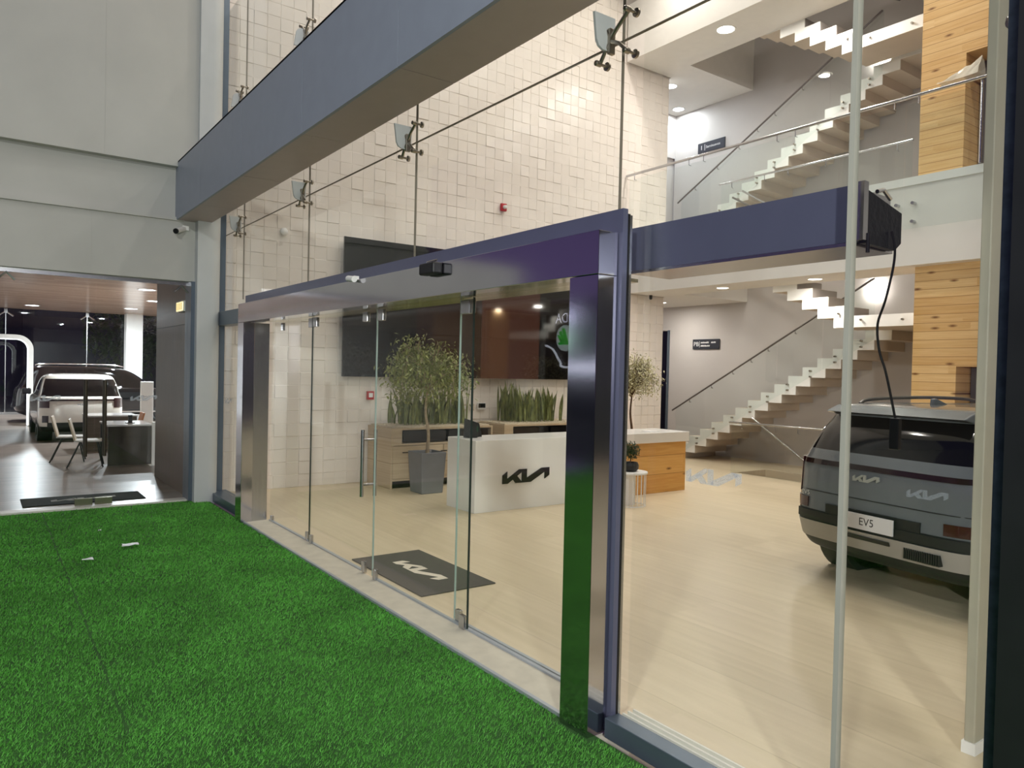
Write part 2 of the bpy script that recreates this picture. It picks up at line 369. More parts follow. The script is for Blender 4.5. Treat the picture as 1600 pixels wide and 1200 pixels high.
# ------------------------------------------------------------------ facade
# deep beam crossing in front of the glass
bm_ = thing('facade_beam', 'long slate grey aluminium box beam crossing above the entrance', 'beam', (-5,2.41,3.85)); bm_['kind'] = 'structure'
MB().box(-10.94,1.5,2.215,2.62,3.866,4.615).build('beam_core', BEAMGAP, bm_)
xs = [-10.95,-9.62,-7.87,-6.12,-4.37,-2.62,-.87,1.5]
for a,b in zip(xs[:-1],xs[1:]):
    MB().box(a+.004,b-.004,2.2,2.225,3.85,4.63).build('front_panel', BEAMM, bm_)
    MB().box(a+.004,b-.004,2.226,2.63,3.85,3.87).build('soffit_panel', SOFFITP, bm_)
MB().box(-10.95,1.5,2.2,2.63,4.61,4.63).build('top_panel', BEAMM, bm_)

JX = [-11.2,-10.09,-7.72,-5.35,-2.99,-.62]
YG = 2.88
n = 0
def pane(x0,x1,z0,z1,y=YG,m=None,t=.012):
    global n; n += 1
    return struct(MB().box(x0+.004,x1-.004,y-t/2,y+t/2,z0+.004,z1-.004).build('window_%d'%n, m or GLASS))
for a,b in zip(JX[:-1],JX[1:]):
    pane(a,b,3.73,6.9)
    if b < -2.5: pane(a,b,2.66 if a>-10.2 or True else 0,3.73)
pane(-11.2,-9.33,.1,2.44)                     # sidelight left of the entrance
pane(-2.83,-1.64,.1,3.73); pane(-1.64,-.62,.1,3.73)
# frame pieces
fr = MB(); fr.box(-10.95,-9.3,2.76,2.94,2.44,2.63); struct(fr.build('trim_10', FRAME))
struct(MB().box(-11.0,-9.25,2.70,2.94,-.02,.1).build('trim_11', FRAME, bevel=.004))
struct(MB().box(-2.82,-.6,2.70,2.80,-.02,.085).build('trim_12', FRAME, bevel=.004))
tr = mat('white_track', (214,212,200), .4, vary=.03)
t = MB(); t.box(-2.82,-.6,2.80,2.95,0,.05)
for y in (2.83,2.87,2.91): t.box(-2.82,-.6,y,y+.012,.05,.075)
struct(t.build('trim_13', tr))
struct(MB().box(-1.652,-1.630,2.862,2.90,.06,3.72).build('trim_14', mat('grey_joint_profile',(168,166,156),.5,vary=.04)))
struct(MB().box(-11.2,-.6,2.872,2.888,3.727,3.733).build('trim_15', mat('joint_silicone',(120,112,98),.6,vary=.02)))
for i,x in enumerate(JX[1:5]):
    s = MB().box(x-.003,x+.003,2.872,2.888,2.77 if x<-3 else 2.77,6.9); struct(s.build('trim_%d'%(16+i), MATS['joint_silicone']))
# dark steel post at the far right, outside the glass
dp = MB(); dp.box(-1.035,-.6,2.72,2.84,-.02,8); struct(dp.build('column_dark_mullion', mat('dark_blue_mullion',(62,72,88),.4,.4,vary=.3,scale=25)))
struct(MB().box(-.85,-.4,2.3,2.72,-.02,8).build('column_black', mat('black_cladding',(26,27,28),.35,vary=.15)))

# stainless portal
pt = thing('entrance_portal', 'polished stainless steel portal framing the glass entrance doors', 'door portal', (-6.1,2.68,0)); pt['kind']='structure'
MB().box(-3.07,-2.845,2.6,2.735,-.012,2.41).build('post', MIRROR, pt, bevel=.003)
MB().box(-9.31,-9.08,2.6,2.735,-.012,2.41).build('post', MIRROR, pt, bevel=.003)
MB().box(-9.31,-2.845,2.6,2.735,2.412,2.64).build('header', MIRROR, pt, bevel=.003)
MB().box(-9.2,-9.10,2.74,2.92,0,2.41).build('jamb_lining', STEEL, pt)
MB().box(-9.06,-3.07,2.735,3.12,2.43,2.45).build('soffit_lining', mat('reflective_soffit',(190,185,160),.15,.9,vary=.12,scale=5), pt)
fb = MB(); fb.box(-9.5,-2.815,2.74,2.775,2.43,2.765); fb.box(-2.935,-2.815,2.74,2.775,0,2.43)
fb.build('back_panel', FASCIA, pt)
MB().box(-2.84,-2.813,2.776,2.79,0,2.74).build('edge_trim', BLACK, pt)
MB().box(-2.86,-2.832,2.79,2.825,0,2.74).build('inner_jamb', STEEL, pt)

# transom box carrying the sliding gear right of the portal, seen through the pane
tb = thing('transom_box', 'blue purple metal transom box behind the right pane, open at one end', 'door operator', (-2.3,3.1,2.45))
MB().box(-2.95,-1.66,2.93,2.96,2.465,2.7).build('face_panel', FASCIA, tb)
MB().box(-2.95,-1.66,2.93,3.25,2.45,2.464).build('under_strip', STEEL, tb)
MB().box(-2.95,-1.66,2.97,3.22,2.47,2.69).build('housing', STEEL, tb)
ec = MB(); ec.prism([(2.965,2.46),(3.2,2.455),(3.25,2.49),(3.25,2.62),(2.965,2.68)],(-1.655,0,0),(0,1,0),(0,0,1),(.03,0,0))
ec.build('end_cap', mat('green_black_casting',(22,30,28),.5,vary=.3,scale=30,bump=.3), tb)
MB().box(-1.66,-1.62,2.93,2.965,2.47,2.71).build('end_plate', STEEL, tb)
b = MB(); b.tube([(-1.62,2.97,2.5),(-1.62,2.97,2.42)],.008); b.build('screw_stud', BLACK, tb)
ba = MB(); ba.tube([(-1.63,3.05,2.685),(-1.63,3.1,2.7),(-1.63,3.16,2.67)],.009); ba.build('wire_loop', CHROME, tb)
cb = thing('hanging_cable', 'thin black cable dangling from the transom box in front of the car', 'cable', (-1.6,3.2,1.6))
pts = [(-1.615,3.15,2.53),(-1.61,3.17,2.46),(-1.63,3.2,2.38),(-1.66,3.2,2.24),(-1.69,3.2,2.14),(-1.68,3.2,2.03),(-1.65,3.2,1.94),(-1.625,3.2,1.84),(-1.6,3.2,1.73)]
def smooth_path(p, k=5):
    out = []; p = [Vector(q) for q in p]
    for i in range(len(p)-1):
        a,b,c,d = p[max(i-1,0)],p[i],p[i+1],p[min(i+2,len(p)-1)]
        for j in range(k):
            t = j/k; out.append(.5*((2*b)+(c-a)*t+(2*a-5*b+4*c-d)*t*t+(3*b-a-3*c+d)*t**3))
    return out+[p[-1]]
MB().tube(smooth_path(pts),.0055,8).build('wire', CABLE, cb, smooth=60)
MB().box(-1.618,-1.578,3.185,3.215,1.6,1.735).build('plug', BLACK, cb, bevel=.004)

# spider brackets holding the glass
def spider(name,label,loc,up=False,grp='spider glass fittings under the beam'):
    r = thing(name,label,'glass bracket',loc,0,grp)
    k = -1 if up else 1
    # fin plate (normal along x), local origin = glass joint point on the outer face
    pr = [(-.172,.13),(-.018,.13),(-.018,-.05),(-.06,-.062),(-.105,-.06),(-.135,-.045),(-.152,-.015)]
    m = MB(); m.prism([(a,b*k) for a,b in pr],(-.06,0,0),(0,1,0),(0,0,1),(.018,0,0)); m.build('fin', COLUMN, r, local=True, bevel=.002)
    m = MB(); m.box(-.045,-.02,-.075,-.035,-.08,.06); m.build('hub', DKSTEEL, r, local=True, bevel=.004)
    for sx in (-1,1):
        for sz in (-1,1):
            a = MB(); a.tube([(-.03,-.06,.01*sz),(sx*.05,-.075,sz*.05),(sx*.105,-.065,sz*.105)],[.013,.011,.012],8); o = a.build('arm', DKSTEEL, r, local=True, smooth=50)
            h = MB(); my = Matrix.Rotation(-PI/2,3,'X')
            h.lathe([(.011,-.1),(.016,-.095),(.016,-.06),(.009,-.055),(.009,-.02),(.024,-.016),(.024,-.002)],(sx*.11,0,sz*.11),14,my)
            h.build('bolt', DKSTEEL, o, local=True, smooth=35)
    return r
where = ['beside the corner column below the beam','second from the column below the beam','third from the column below the beam','fourth from the column below the beam','large below the near end of the beam']
for i,x in enumerate([-11.12,-10.09,-7.72,-5.35,-2.99]):
    spider('spider_bracket','steel spider glass bracket, '+where[i],(x,YG-.008,3.73))
wu = ['at the column','second from the column','third from the column']
for i,x in enumerate([-11.12,-10.09,-7.72]):
    spider('spider_bracket','steel spider glass bracket poking up behind the top of the beam, '+wu[i],(x,YG-.008,5.42),True,'spider glass fittings above the beam')
r = thing('glass_bolt','steel point fixing on the dark mullion at the top right edge','glass bracket',(-1.07,2.86,3.13))
my = Matrix.Rotation(PI/2,3,'X')
MB().lathe([(.008,0),(.026,.004),(.026,.02),(.012,.026),(.012,.05)],(-1.07,2.872,3.13),14,my).build('bolt_head',DKSTEEL,r,smooth=35)
MB().tube([(-1.07,2.83,3.13),(-1.0,2.71,3.15)],.012).build('arm',DKSTEEL,r)

# entrance doors
def clamp(x,z,y,h=.05,wd=.045): return MB().box(x-wd/2,x+wd/2,y-.016,y+.016,z-h/2,z+h/2)
def leaf(idx,x0,x1,y,clamps,name):
    d = struct(MB().box(x0,x1,y-.006,y+.006,.015,2.425).build('door_%d'%idx, DOORGLASS))
    for (cx,cz,h,wd) in clamps: clamp(cx,cz,y,h,wd).build('patch_fitting', STEEL, d, bevel=.003)
    return d
l1 = leaf(10,-9.06,-7.70,2.95,[(-8.98,.04,.06,.05),(-7.80,.05,.09,.05),(-8.7,2.36,.09,.06),(-7.78,2.37,.1,.11)],'')
l2 = leaf(11,-7.685,-6.115,2.93,[(-7.63,.05,.09,.05),(-6.3,.06,.1,.06),(-7.6,2.37,.1,.11),(-6.35,2.37,.09,.1)],'')
l3 = leaf(12,-6.10,-4.50,2.915,[(-6.03,.05,.1,.05),(-4.56,.05,.1,.07),(-6.0,2.37,.1,.11),(-4.6,2.36,.1,.12)],'')
l4 = leaf(13,-4.74,-3.03,2.955,[(-4.68,.05,.1,.06),(-4.62,2.37,.1,.12)],'')
edge = mat('dark_glass_edge',(34,48,44),.3,vary=.05)
for d,x,y in ((l2,-7.69,2.93),(l3,-4.50,2.915)): MB().box(x-.004,x+.004,y-.007,y+.007,.015,2.425).build('polished_edge', edge, d)
le = mat('pale_glass_edge',(170,188,182),.3,vary=.05)
for d,x,y in ((l2,-6.115,2.93),(l4,-4.74,2.955)): MB().box(x-.003,x+.003,y-.007,y+.007,.015,2.425).build('polished_edge', le, d)
hd = MB()
for y in (2.865,2.995): hd.tube([(-6.24,y,.72),(-6.24,y,1.33)],.017,14)
for z in (.83,1.24): hd.tube([(-6.24,2.865,z),(-6.24,2.995,z)],.012,12)
hd.build('pull_handle', STEEL, l2, smooth=50)
tk = MB(); tk.box(-9.06,-6.35,2.935,2.965,.0,.012); tk.box(-6.1,-3.05,2.92,2.945,.0,.014); tk.box(-4.74,-3.05,2.96,2.985,0,.014)
struct(tk.build('trim_20', MATS['pale_edge_strip']))
# frosted emblem stickers on the panes
def sticker(label,O,U,V,w):
    m = MB(); emblem(m,O,U,V,w,.0012); return tag(m.build('glass_sticker',FILM),label,'sticker')
sticker('frosted letter emblem stuck on the pane right of the portal',(-2.46,YG-.008,1.37),(1,0,0),(0,0,1),.33)
sticker('frosted letter emblem stuck on the pane in front of the grey car',(-1.385,YG-.008,1.455),(1,0,0),(0,0,1),.15)
sticker('small frosted letter emblem stuck on the narrow sidelight by the column',(-10.86,YG-.008,1.35),(1,0,0),(0,0,1),.33)
# devices on the header
s1 = thing('motion_sensor','black motion sensor box on the front of the steel header','sensor',(-4.52,2.56,2.56))
MB().box(-4.62,-4.42,2.52,2.6,2.555,2.635).build('housing',BLACK,s1,bevel=.012)
MB().tube([(-4.52,2.53,2.636),(-4.50,2.6,2.66)],.008).build('lead',CHROME,s1)
s2 = thing('security_camera','small white dome camera on top of the steel header','camera',(-5.87,2.57,2.62))
MB().tube([(-5.95,2.57,2.655),(-5.8,2.56,2.635)],.025,12).build('barrel',WHITE,s2,smooth=50)
MB().box(-5.9,-5.84,2.575,2.62,2.64,2.67).build('bracket',WHITE,s2)
s3 = thing('security_camera','small bullet camera on the wall under the beam end','camera',(-10.85,2.24,3.66))
MB().tube([(-10.88,2.3,3.74),(-10.76,2.18,3.68)],.035,12).build('barrel',WHITE,s3,smooth=50)
MB().tube([(-10.76,2.18,3.68),(-10.745,2.165,3.672)],.036,12).build('lens_hood',BLACK,s3)
MB().box(-10.9,-10.86,2.28,2.36,3.72,3.78).build('bracket',WHITE,s3)
s4 = thing('ceiling_camera','tiny black camera on the soffit edge beside the tiled wall','camera',(-11.2,12.0,3.55))
MB().lathe([(.0,-.05),(.03,-.035),(.035,0),(.035,.05)],(-11.22,11.8,3.55),12).build('dome',BLACK,s4,smooth=50)

# ------------------------------------------------------------------ reception
rd = thing('reception_desk','long reception desk with white front block, white top and pine-clad end','desk',(-8.5,7.4,0))
MB().box(-8.86,-8.15,5.35,7.6,0,.965).build('white_body',QUARTZ,rd,bevel=.004)
MB().box(-8.86,-8.165,7.6,9.5,0,.81).build('pine_body',PINED,rd)
MB().box(-8.9,-8.13,7.602,9.54,.81,.965).build('top_slab',QUARTZ,rd,bevel=.004)
m = MB(); emblem(m,(-8.148,5.79,.36),(0,1,0),(0,0,1),.81,.012); m.build('emblem_lettering',INK,rd)
kb = thing('paper_sheet','thin white sheet lying on the top of the desk','paper',(-8.4,8.9,.966))
MB().box(-8.5,-8.3,8.8,9.0,.966,.972).build('sheet',WHITEP,kb)
# tablet / monitor on the left end of the desk
tm = thing('desk_monitor','black monitor seen from behind on the left end of the white desk','monitor',(-8.55,5.55,.965))
m = MB(); m.prism([(5.42,.975),(5.71,.975),(5.66,1.165),(5.43,1.235)],(-8.57,0,0),(0,1,0),(0,0,1),(.03,0,.0)); m.build('screen_back',BLACK,tm,bevel=.004)
MB().box(-8.66,-8.52,5.48,5.62,.966,.985).build('base',BLACK,tm)
mg=mat('green_status_glow',(20,80,50),.4,vary=.05)
MB().box(-8.539,-8.536,5.62,5.64,1.05,1.12).build('port_cover',mg,tm)

def cabinet(y0,y1,nm,label):
    c = thing('planter_cabinet',label,'cabinet',(-10.9,(y0+y1)/2,0),0,'planter cabinets along the tiled wall')
    b = MB(); b.box(-11.3,-10.45,y0,y0+.03,.0,.955); b.box(-11.3,-10.45,y1-.03,y1,.0,.955); b.box(-11.3,-10.45,y0+.03,y1-.03,.925,.955)
    b.box(-11.3,-10.45,y0+.03,y1-.03,.68,.71); b.box(-11.3,-11.25,y0+.03,y1-.03,.12,.925); b.box(-11.25,-10.45,y0+.03,y1-.03,.12,.15)
    b.box(-10.48,-10.45,y0+.03,y0+.19,.71,.925)
    b.build('carcass',OAK,c)
    k = 2; L = (y1-y0-.24)
    for i in range(k):
        a = y0+.2+i*L/k
        MB().box(-10.6,-10.47,a+.02,a+L/k-.04,.73,.905).build('dark_insert',SCREEN,c)
        d = MB().box(-10.47,-10.452,y0+.035+i*(y1-y0-.07)/k,y0+.03+(i+1)*(y1-y0-.07)/k-.006,.155,.672).build('door',OAK,c)
        MB().box(-10.456,-10.448,y0+.2+i*.7,y0+.32+i*.7,.56,.575).build('handle',BLACK,d)
    MB().box(-11.25,-10.5,y0+.04,y1-.04,.02,.12).build('plinth',BLACK,c)
    g = MB().box(-11.28,-10.5,y0+.04,y1-.04,.955,.975)
    for i in range(260):
        p = Vector((random.uniform(-11.26,-10.52),random.uniform(y0+.06,y1-.06),.975)); s = random.uniform(.012,.03)
        g.obox(p,(s,s*.8,s*.6),Matrix.Rotation(random.uniform(0,3),3,'Z'))
    o = g.build('gravel_bed',GRAVEL,c); o['kind']='stuff'
    return c
cabinet(5.28,7.2,'','low oak planter cabinet behind the tall ficus in the grey pot')
cabinet(7.45,9.35,'','low oak planter cabinet behind the middle of the white desk')
def snake(y0,y1,label,hmin,hmax,nl):
    c = thing('snake_plant',label,'plant',(-10.9,(y0+y1)/2,.975),0,'snake plants on the planter cabinets')
    m = MB()
    for i in range(nl):
        bx = random.uniform(-11.15,-10.62); by = random.uniform(y0+.03,y1-.03); h = random.uniform(hmin,hmax); w = random.uniform(.022,.042)
        a = random.uniform(0,PI); lx,ly = random.gauss(0,.07),random.gauss(0,.08); tw = random.uniform(-.6,.6)
        if bx+lx < -11.2: lx = .05
        ly = min(max(ly, y0+.03-by), y1-.03-by)
        vs=[]; K=7
        for j in range(K):
            t=j/(K-1); ww = w*(.75+.6*t-1.35*t**3.2) if j<K-1 else .001; an=a+tw*t
            cx=bx+lx*t*t; cy=by+ly*t*t; z=.988+h*t
            dx,dy=math.cos(an)*ww,math.sin(an)*ww; nx,ny=-math.sin(an)*ww*.35,math.cos(an)*ww*.35
            vs+=[(cx-dx,cy-dy,z),(cx+nx,cy+ny,z),(cx+dx,cy+dy,z)]
        fs=[]
        for j in range(K-1):
            q=j*3; fs+=[(q,q+1,q+4,q+3),(q+1,q+2,q+5,q+4)]
        m.add(vs,fs)
    m.build('leaves',SNAKE,c,smooth=60)
snake(5.55,6.05,'dense upright snake plant at the left end of the planter behind the ficus',.35,.62,46)
snake(6.05,6.5,'upright snake plant in the middle of the planter behind the ficus',.4,.66,46)
snake(6.5,6.85,'yellow-edged upright snake plant at the right end of the planter behind the ficus',.4,.68,36)
snake(7.72,8.1,'upright snake plant at the left end of the planter behind the desk',.45,.74,40)
snake(8.1,8.5,'upright snake plant in the middle of the planter behind the desk',.35,.6,40)
snake(8.5,8.9,'upright snake plant at the right end of the planter behind the desk',.38,.66,34)

def leaves(m, pos, ln, droop, ori=None):
    """a folded pointed leaf"""
    d = Vector((random.gauss(0,1),random.gauss(0,1),random.gauss(0,.5)-droop)).normalized() if ori is None else (Vector(ori)+Vector([random.gauss(0,.4) for _ in range(3)])).normalized()
    s = d.cross(Vector((random.gauss(0,.4),random.gauss(0,.4),1))).normalized(); nn = s.cross(d)
    p = Vector(pos); w = ln*.21
    m.add([p, p+d*ln*.45+s*w+nn*w*.4, p+d*ln, p+d*ln*.45-s*w+nn*w*.4, p+d*ln*.45-nn*.0], [(0,1,2,4),(0,4,2,3)])
def ficus(name,label,base,pot,trunk_top,crown,nl,ll,lm,bm,pm,droop,branches):
    t = thing(name,label,'potted tree',base)
    x,y,_ = base
    s,h = pot
    if s:
        m = MB(); a=s*.42; b=s*.5; i=b-.03
        vs=[(x+q*p_,y+r_*p_,z) for p_,z in ((a,0),(b,h),(i,h),(i*.95,h-.06)) for q,r_ in ((-1,-1),(1,-1),(1,1),(-1,1))]
        fs=[(3,2,1,0)]+[(k*4+j,k*4+(j+1)%4,(k+1)*4+(j+1)%4,(k+1)*4+j) for k in range(3) for j in range(4)]
        m.add(vs,fs); m.build('pot',pm,t,bevel=.012)
        MB().box(x-i*.94,x+i*.94,y-i*.94,y+i*.94,h-.08,h-.05).build('soil',mat(name+'_soil',(70,58,46),.95,vary=.3,scale=40,bump=.6),t)
    tr = MB(); top = Vector(trunk_top); b0=Vector((x,y,h-.06 if s else 0))
    tr.tube(smooth_path([b0,b0.lerp(top,.35)+Vector((.012,.02,0)),b0.lerp(top,.7)+Vector((-.012,-.012,0)),top]),[.03*(1-.035*i) for i in range(16)],10)
    fo = MB()
    (rx,ry,rz) = crown; c = top+Vector((0,0,rz*.75))
    ends=[]
    for k in range(branches):
        an = random.uniform(0,2*PI); el = random.uniform(-.45,1.1); rr = random.uniform(.55,1)
        e = c+Vector((math.cos(an)*math.cos(el)*rx*rr, math.sin(an)*math.cos(el)*ry*rr, math.sin(el)*rz*rr))
        st = top+Vector((0,0,random.uniform(-.02,.3*rz)))
        mid = st.lerp(e,.55)+Vector((0,0,.12*rz))
        dr = e+Vector(((e.x-c.x)*.12,(e.y-c.y)*.12,-droop*.28))
        pth = smooth_path([st,mid,e,dr],4); tr.tube(pth,[.009-.0075*i/(len(pth)-1) for i in range(len(pth))],5)
        ends.append(pth)
    for k in range(nl):
        pth = random.choice(ends); i = int(len(pth)*(random.random()**.55)*.999); p = pth[max(i,3)]
        sg=.075*max(rx,.3)/.5
        leaves(fo, p+Vector((random.gauss(0,sg),random.gauss(0,sg),random.gauss(0,sg))), random.uniform(.7,1.15)*ll, droop)
    tr.build('trunk',bm,t,smooth=60); fo.build('foliage',lm,t)
    return t
ficus('potted_ficus','tall weeping ficus in a square grey pot in front of the planter cabinet',(-9.98,5.66,0),(.44,.63),(-10.0,5.64,1.5),(.55,.62,.55),3800,.085,LEAF,BARK,POT,1.1,60)
ficus('potted_ficus','pale variegated ficus tree standing behind the pine end of the desk',(-9.9,9.97,0),(.4,.5),(-9.9,9.97,1.45),(.48,.48,.52),3400,.07,LEAFP,BARKD,POT,.6,55)
# side table with the small bush
st = thing('side_table','round white side table with thin vertical rods in front of the pine desk end','table',(-7.6,7.68,0))
MB().lathe([(.0,.462),(.235,.462),(.24,.47),(.24,.485),(.235,.492),(0,.492)],(-7.6,7.68,0),40).build('tabletop',WHITE,st,smooth=40)
m=MB()
for k in range(20):
    a=2*PI*k/20; m.tube([(-7.6+.215*math.cos(a),7.68+.215*math.sin(a),0.01),(-7.6+.215*math.cos(a),7.68+.215*math.sin(a),.465)],.005,6)
m.lathe([(.208,0),(.222,0),(.222,.012),(.208,.012),(.208,0)],(-7.6,7.68,0),32,cap=False); m.build('rod_frame',WHITE,st)
MB().box(-7.62,-7.58,7.6,7.76,0,.465).build('centre_panel',WHITE,st)
bt = thing('potted_bush','small dark green bush in a ribbed black pot on the white side table','potted plant',(-7.6,7.66,.492))
m=MB(); prof=[(.085,.492),(.12,.53),(.125,.58),(.105,.625),(.095,.62),(.09,.60)]
m.lathe(prof,(-7.6,7.66,0),28)
m.build('pot',mat('ribbed_black_pot',(26,26,27),.4,vary=.15),bt,smooth=25)
MB().tube([(-7.6,7.66,.59),(-7.595,7.665,.72)],.008).build('stem',BARKD,bt)
m=MB()
for k in range(900):
    v=Vector([random.gauss(0,1) for _ in range(3)]).normalized()*(.125*random.random()**.4); leaves(m,Vector((-7.6,7.665,.79))+v,.036,.0,v)
m.build('foliage',LEAFD,bt)

# video wall: 4 x 3 panels
vw = thing('video_wall','big dark video wall hung on the tiled wall above the planters','screen',(-11.25,7.4,1.75))
MB().box(-11.31,-11.22,4.8,10.04,1.8,3.94).build('mounting_frame',BLACK,vw)
for j in range(3):
    for i in range(4):
        y=4.76+1.33*i; z=1.75+.747*j
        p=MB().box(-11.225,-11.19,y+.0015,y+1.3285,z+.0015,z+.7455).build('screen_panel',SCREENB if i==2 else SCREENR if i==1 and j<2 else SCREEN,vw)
# small things on the tiled wall
fa=thing('fire_alarm','small red fire alarm sounder high on the tiled wall','alarm',(-11.3,7.92,4.85))
MB().box(-11.33,-11.27,7.86,7.98,4.86,5.0).build('housing',RED,fa,bevel=.01)
MB().lathe([(.0,.07),(.03,.06),(.035,.0)],(-11.27,7.92,4.93),16,Matrix.Rotation(PI/2,3,'Y')).build('lens',WHITE,fa)
cp=thing('call_point','small red and white call point on the tiled wall left of the planter','alarm',(-11.3,5.31,1.38))
MB().box(-11.33,-11.28,5.25,5.37,1.37,1.51).build('housing',RED,cp,bevel=.006)
MB().box(-11.28,-11.274,5.275,5.345,1.41,1.48).build('glass_plate',WHITEP,cp)
for k,(y,lab) in enumerate(((7.17,'left'),(7.33,'middle'))):
    sw=thing('wall_switch','beige wall switch plate above the monitor, '+lab+' of the three plates','switch',(-11.3,y,1.17),0,'switch plates above the monitor')
    MB().box(-11.33,-11.31,y-.05,y+.05,1.16,1.28).build('plate',mat('beige_switch_%d'%k,(206,190,168),.5,vary=.03),sw,bevel=.004)
    MB().box(-11.31,-11.304,y-.02,y+.02,1.19,1.25).build('rocker',WHITE,sw)
th_=thing('wall_thermostat','small wall control with a dark display above the monitor','switch',(-11.3,7.54,1.17))
MB().box(-11.33,-11.305,7.45,7.63,1.18,1.3).build('plate',WHITE,th_,bevel=.004)
MB().box(-11.305,-11.301,7.465,7.615,1.21,1.29).build('display',SCREEN,th_)
dt=thing('smoke_detector','small round white sensor high on the tiled wall near the column','sensor',(-11.3,3.83,3.9))
MB().lathe([(.06,0),(.06,.02),(.045,.035),(0,.04)],(-11.335,3.83,3.96),20,Matrix.Rotation(PI/2,3,'Y')).build('disc',WHITE,dt,smooth=40)
# entrance mat
em=thing('entrance_mat','large charcoal doormat with a cream emblem inside the glass doors','doormat',(-6.05,3.4,0))
MB().box(-6.78,-5.37,3.02,3.77,.001,.012).build('mat_body',MATM,em,bevel=.003)
m=MB(); emblem(m,(-6.46,3.30,.0122),(1,0,0),(0,1,0),.76,.001); m.build('emblem_print',MATL,em)

# wall signs
def sign(z,label,big,lines):
    s=thing('wall_sign',label,'sign',(-11.75,YB-.02,z))
    MB().box(-12.13,-11.33,YB-.03,YB-.005,z-.12,z+.12).build('plate',mat('sign_slate_%d'%int(z),(48,50,58),.4,vary=.04),s)
    m=text_mb(big,.15,(-12.02,YB-.031,z),(1,0,0),(0,0,1),.0)
    for (tx,yy,xx,sz) in lines: text_mb(tx,sz,(xx,YB-.031,z+yy),(1,0,0),(0,0,1),.0,'LEFT',mb=m)
    m.box(-11.925,-11.915,YB-.033,YB-.031,z-.075,z+.075)
    m.build('lettering',WHITEP,s)
    return s
s=sign(2.65,'dark sign plate on the grey stair wall on the ground floor','PB',[])
m=MB()
for (a,b,z) in ((-11.88,-11.62,2.69),(-11.57,-11.42,2.69),(-11.88,-11.6,2.61)):
    x=a
    while x<b-.02:
        w=random.uniform(.012,.022); m.box(x,x+w,YB-.033,YB-.031,z-.018,z+random.choice((.012,.02))); x+=w+.006
m.build('small_print',WHITEP,s)
sign(7.42,'dark sign plate on the upper landing wall reading Seminuevos','1',[('Seminuevos',0,-11.89,.09)])

# ------------------------------------------------------------------ stairs
T=.31; RZ=.175
def flight_up(z0,label,zt=17):
    r=thing('stair_flight',label,'stairs',(-9.3,13.6,z0))
    x0=-11.79; top=[(x0,0)]
    for k in range(1,zt+1): top+=[(x0+T*(k-1),RZ*k),(x0+T*k,RZ*k)]
    top=top[:-1]+[(-5.5,RZ*zt)]
    bot=[(-5.5,RZ*zt-.2)]
    for k in range(zt,1,-1): bot+=[(x0+T*(k-1)+.17,RZ*k-.2),(x0+T*(k-1)+.17,RZ*(k-1)-.2)]
    bot=[p for p in bot if p[1]>=-.01]; bot+=[(bot[-1][0],0)]
    prof=top+bot
    MB().prism(prof,(0,13.115,z0),(1,0,0),(0,0,1),(0,1.1,0)).build('step_slab',CONC,r)
    MB().prism(prof,(0,13.10,z0),(1,0,0),(0,0,1),(0,.014,0)).build('side_face',WHITE,r)
    # glass and handrail
    def nose(x): return (x-x0)/T*RZ
    js=[-11.55,-10.72,-9.75,-8.93,-7.95,-6.95]
    for a,b in zip(js[:-1],js[1:]):
        g=MB(); g.prism([(a+.008,nose(a)-.12),(b-.008,nose(b)-.12),(b-.008,nose(b)+1.02),(a+.008,nose(a)+1.02)],(0,13.055,z0),(1,0,0),(0,0,1),(0,.012,0)); g.build('glass_panel',RAILGLASS,r)
        for q in (.25,.75):
            x=a+(b-a)*q
            for dz in (.0,-.11): MB().tube([(x,13.045,z0+nose(x)+dz-.0),(x,13.1,z0+nose(x)+dz)],.018,10).build('standoff',DKSTEEL,r)
    h=MB(); h.tube([(-11.6,13.0,z0+nose(-11.6)+.97),(-6.95,13.0,z0+nose(-6.95)+.97)],.018,12)
    for x in (-11.1,-10.5,-9.95,-9.5,-9.1,-8.5): h.tube([(x,13.05,z0+nose(x)+.9),(x,13.0,z0+nose(x)+.9),(x,13.0,z0+nose(x)+.96)],.007,6)
    h.build('handrail',mat('dark_handrail_%d'%int(z0),(110,104,100),.35,.7,vary=.05),r)
    return r
flight_up(0,'lower stair flight with white zigzag side against the grey wall, rising from the ground floor')
